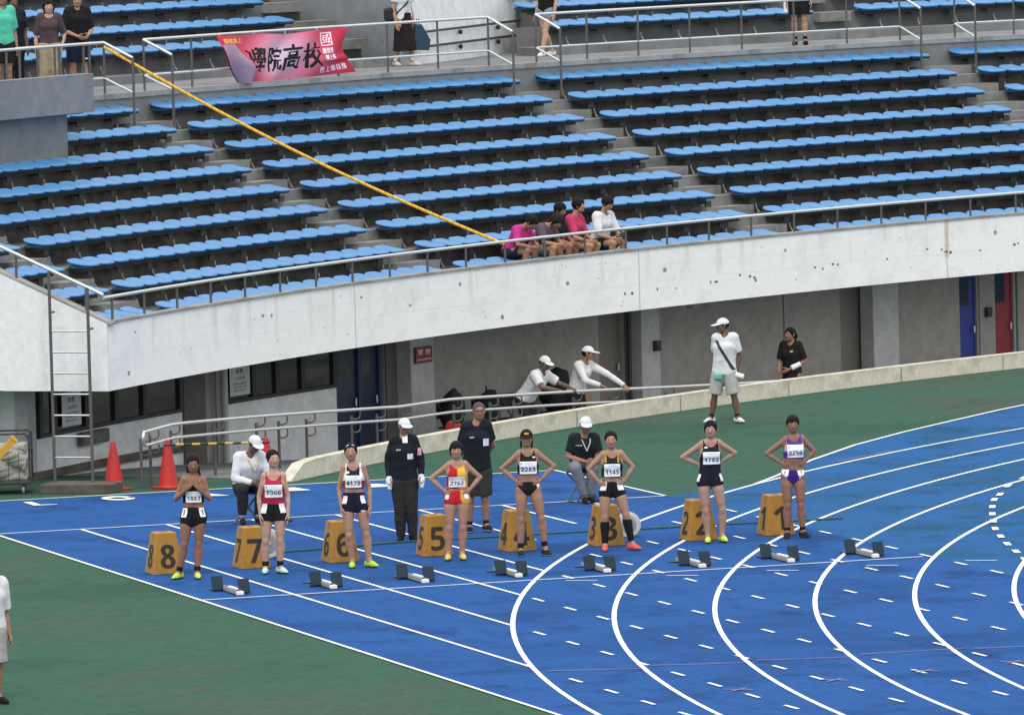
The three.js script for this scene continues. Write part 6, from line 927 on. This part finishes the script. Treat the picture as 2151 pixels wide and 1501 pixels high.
// ---------- youngsters in the front row ----------
const G5 = 'youngsters seated in the front row', inward = (t) => Math.atan2(-Math.cos(t * Math.PI / 180), -Math.sin(t * Math.PI / 180));
const row = (t, o) => person({ pos: mp(t, 57.83, TS(0)), yaw: inward(t), w: 0.95, hs: 0.98, group: G5, ...o });
const kneesUp = { kl: [-0.12, 0.55, 0.36], kr: [0.12, 0.55, 0.36], al: [-0.1, 0.09, 0.3], ar: [0.1, 0.09, 0.3], hl: [-0.09, 0.52, -0.04], hr: [0.09, 0.52, -0.04] };
row(-126.75, { label: 'youngster in magenta t-shirt bending over his phone, leftmost of the seated five', skin: TAN, head: { pitch: 0.75 }, J: sit({ ...kneesUp, head: [0, 1.0, 0.38], sl: [-0.18, 0.88, 0.18], sr: [0.18, 0.88, 0.18], el: [-0.24, 0.66, 0.26], er: [0.24, 0.66, 0.26], wl: [-0.06, 0.6, 0.44], wr: [0.08, 0.6, 0.46] }), wear: [{ kind: 'shirt', name: 't_shirt', color: [0.55, 0.04, 0.24], sleeve: 0.8, se: 0.034, bottom: -0.02, e: 0.03 }, { kind: 'shorts', color: [0.02, 0.02, 0.035], len: 0.62, e: 0.02, flare: 0.03 }, { kind: 'shoes', color: BLACK }, { kind: 'hair', fringe: 0.05, nape: -0.06, e: 0.018 }] });
row(-126.05, { label: 'youngster in mauve t-shirt bent low with long dark hair hiding the face', skin: MID, yaw: inward(-126) + 0.1, head: { pitch: 0.95 }, J: sit({ ...kneesUp, head: [0.02, 0.98, 0.36], sl: [-0.17, 0.87, 0.14], sr: [0.17, 0.87, 0.18], el: [-0.22, 0.64, 0.24], er: [0.23, 0.64, 0.26], wl: [-0.04, 0.6, 0.44], wr: [0.06, 0.58, 0.44] }), wear: [{ kind: 'shirt', name: 't_shirt', color: [0.13, 0.085, 0.13], sleeve: 0.8, se: 0.032, bottom: -0.02, e: 0.028 }, { kind: 'shorts', color: [0.2, 0.22, 0.26], len: 0.7, e: 0.02, flare: 0.03 }, { kind: 'shoes', color: BLACK }, { kind: 'hair', fringe: 0.05, nape: -0.07, e: 0.02, color: [0.02, 0.014, 0.013], locks: sideHair }] });
row(-125.62, { label: 'youngster in a black top sitting half hidden between mauve and pink shirts', skin: TAN, yaw: inward(-125.5) + 0.15, head: { pitch: 0.3 }, J: sit({ ...kneesUp, head: [0, 1.13, 0.14], sl: [-0.17, 0.92, 0.04], sr: [0.17, 0.92, 0.06] }), wear: [{ kind: 'shirt', name: 't_shirt', color: [0.012, 0.013, 0.022], sleeve: 0.8, se: 0.032, bottom: -0.02, e: 0.028 }, { kind: 'shorts', color: BLACK, len: 0.7, e: 0.02, flare: 0.03 }, { kind: 'shoes', color: BLACK }, { kind: 'hair', fringe: 0.045, nape: -0.06, e: 0.02 }] });
row(-125.1, { label: 'youngster in pink t-shirt and black shorts sitting upright in profile', skin: [0.4, 0.22, 0.14], yaw: inward(-125) + 0.2, head: { yaw: 0.15 }, J: sit({ ...kneesUp, head: [0, 1.17, 0.14], sl: [-0.18, 0.955, 0.04], sr: [0.18, 0.955, 0.06], kl: [-0.12, 0.52, 0.38], kr: [0.12, 0.52, 0.4] }), wear: [{ kind: 'shirt', name: 't_shirt', color: [0.58, 0.05, 0.14], sleeve: 0.8, se: 0.034, bottom: -0.04, e: 0.03 }, { kind: 'shorts', color: [0.016, 0.022, 0.022], len: 0.5, e: 0.02, flare: 0.03 }, { kind: 'shoes', color: BLACK }, { kind: 'hair', fringe: 0.045, nape: -0.06, e: 0.02 }] });
row(-124.3, { label: 'youngster in white shirt and dark shorts, rightmost of the seated five', skin: MID, yaw: inward(-124) - 0.1, head: { pitch: 0.45, yaw: 0.1 }, J: sit({ ...kneesUp, head: [0, 1.16, 0.16], sl: [-0.18, 0.95, 0.05], sr: [0.18, 0.95, 0.06], kl: [-0.12, 0.52, 0.38], kr: [0.12, 0.52, 0.4] }), wear: [{ kind: 'shirt', color: WHITE, sleeve: 0.82, se: 0.036, bottom: -0.05, e: 0.032 }, { kind: 'shorts', color: [0.02, 0.03, 0.03], len: 0.6, e: 0.02, flare: 0.03 }, { kind: 'shoes', color: WHITE }, { kind: 'hair', fringe: 0.04, nape: -0.06, e: 0.02 }] });
tag(mesh('green_bottle', new THREE.LatheGeometry([[0, 0], [0.033, 0.003], [0.036, 0.02], [0.036, 0.15], [0.02, 0.185], [0.02, 0.205], [0, 0.206]].map(([x, y]) => new THREE.Vector2(x, y)), 18).rotateX(1.2).translate(...mp(-124.22, 57.5, 2.62)), std([0.05, 0.25, 0.2], 0.3)), 'green bottle resting on the knees of the youngster in white', 'bottle');
// ---------- spectators on the upper walkway ----------
const up = (x, R, o) => person({ hs: 0.98, ...o, pos: [x[0], 5.17, x[1]] });
up([5.5, -29.5], 65, { label: 'person in mint green t-shirt and black shorts at the upper left corner', yaw: 0.1, skin: TAN, w: 1.04, J: pose(1.74), wear: [{ kind: 'shirt', name: 't_shirt', color: [0.1, 0.56, 0.4], sleeve: 0.85, se: 0.04, bottom: -0.02, e: 0.034 }, { kind: 'shorts', color: BLACK, len: 0.75, e: 0.024, flare: 0.03 }, { kind: 'shoes', color: BLACK }, { kind: 'hair' }] });
up([6.0, -30.7], 65, { label: 'dark clothed person standing behind the woman in brown', yaw: 0.1, skin: DEEP, J: pose(1.64), wear: [{ kind: 'shirt', name: 't_shirt', color: [0.012, 0.014, 0.024], sleeve: 0.7, se: 0.034, bottom: -0.04, e: 0.03 }, { kind: 'trousers', color: [0.015, 0.016, 0.022] }, { kind: 'shoes', color: BLACK }, { kind: 'hair' }] });
up([6.5, -30.3], 65, { label: 'woman with long dark hair in brown top and beige trousers on the walkway', yaw: -0.2, skin: FAIR, female: true, w: 0.93, head: { yaw: 0.05 }, J: pose(1.56, { er: [0.25, 0.99, -0.05], wr: [0.2, 0.8, 0.06] }), wear: [{ kind: 'shirt', name: 'blouse', color: [0.085, 0.058, 0.062], sleeve: 0.92, se: 0.024, bottom: -0.02, e: 0.022, neck: 0.08 }, { kind: 'trousers', color: [0.4, 0.33, 0.23], hem: 0.1, e: 0.03, top: 0.06 }, { kind: 'shoes', color: BLACK }, { kind: 'hair', fringe: 0.045, nape: -0.07, locks: sideHair, e: 0.016 }], extra: [['shoulder_strap', tube([v3(0.12, 1.31, 0.03), v3(0.17, 1.1, 0.1), v3(0.2, 0.9, 0.04)], 0.012, 6), M.dark]] });
up([7.15, -30.9], 65, { label: 'boy in black t-shirt and navy shorts standing with hands before his waist', yaw: -0.2, skin: MID, J: pose(1.63, { el: [-0.22, 1.02, 0.02], er: [0.22, 1.02, 0.02], wl: [-0.02, 0.93, 0.2], wr: [0.16, 0.95, 0.18] }), wear: [{ kind: 'shirt', name: 't_shirt', color: [0.011, 0.012, 0.014], sleeve: 0.9, se: 0.04, bottom: -0.04, e: 0.036 }, { kind: 'shorts', color: [0.01, 0.016, 0.045], len: 0.85, e: 0.026, flare: 0.035 }, { kind: 'shoes', color: BLACK }, { kind: 'hair', fringe: 0.045, e: 0.018 }], decals: [{ on: 'shorts', name: 'shorts_logo', x: 0.13, y: 0.56, w: 0.07, h: 0.02, mat: whiteTab, nx: 3, ny: 2 }] });
up([14.72, -37.0], 65, { label: 'woman in white blouse and long dark skirt walking with two bags on the walkway', yaw: 0.5, skin: MID, female: true, w: 0.95, J: pose(1.6, { al: [-0.1, 0.086, -0.12], ar: [0.1, 0.086, 0.1], kr: [0.09, 0.44, 0.1] }), wear: [{ kind: 'shirt', name: 'blouse', color: WHITE, sleeve: 0.6, se: 0.034, bottom: -0.02, e: 0.028 }, { kind: 'skirt', color: [0.016, 0.012, 0.013], hem: 0.27, wide: 0.21 }, { kind: 'socks', color: WHITE, from: 0.8 }, { kind: 'shoes', color: [0.6, 0.58, 0.54], sole: [0.5, 0.5, 0.48] }, { kind: 'hair' }],
  extra: [['shoulder_strap', tube([v3(0.12, 1.32, 0.08), v3(-0.04, 1.1, 0.14), v3(-0.2, 0.92, 0.02)], 0.016, 6), M.dark]] });
{ const hb = mesh('handbag', [box(0.26, 0.24, 0.14, 0, 0, 0, 0.05)], std(BLACK, 0.7)); hb.position.set(14.5, 6.08, -36.96); hb.rotation.y = 0.5; tag(hb, 'black shoulder bag at the hip of the woman in the white blouse', 'bag');
  const tb = mesh('tote_bag', [extrudePoly([[-0.12, 0.02], [0.17, 0], [0.2, 0.16], [0.04, 0.42], [-0.05, 0.42]], 0.1, 0.02).translate(0, 0, -0.05), tube([v3(-0.03, 0.41, 0), v3(-0.02, 0.53, 0), v3(0.02, 0.53, 0), v3(0.03, 0.41, 0)], 0.01, 6)], std([0.014, 0.05, 0.075], 0.8)); tb.position.set(15.0, 5.45, -37.05); tb.rotation.y = 0.2; tag(tb, 'dark teal tote bag hanging from the hand of the woman in white', 'bag'); }
up([18.05, -39.0], 65, { label: 'walker in black top and denim shorts with white trainers by the white stair wall', yaw: -1.1, skin: FAIR, female: true, w: 0.92, J: pose(1.6, { al: [-0.08, 0.09, -0.2], kl: [-0.085, 0.44, -0.02], ar: [0.08, 0.086, 0.22], kr: [0.085, 0.45, 0.13] }), wear: [{ kind: 'shirt', name: 't_shirt', color: BLACK, sleeve: 0.7, se: 0.03, bottom: -0.02, e: 0.028 }, { kind: 'shorts', color: [0.2, 0.28, 0.38], len: 0.4, e: 0.02, flare: 0.02 }, { kind: 'shoes', color: WHITE, sole: [0.6, 0.6, 0.58] }, { kind: 'hair' }] });
up([23.2, -39.9], 65, { label: 'person in black shorts and black shoes whose legs show at the top edge', yaw: -0.4, skin: MID, J: pose(1.7, { al: [-0.08, 0.086, 0.0], ar: [0.1, 0.086, 0.04] }), wear: [{ kind: 'shirt', name: 't_shirt', color: BLACK, bottom: -0.02 }, { kind: 'shorts', color: BLACK, len: 0.78, e: 0.024, flare: 0.03 }, { kind: 'socks', color: BLACK, from: 0.85 }, { kind: 'shoes', color: BLACK }, { kind: 'hair' }], extra: [['white_towel', box(0.07, 0.2, 0.02, -0.24, 0.7, 0.06, 0.008), std(WHITE, 0.9)]] });

renderer.render(scene, camera);
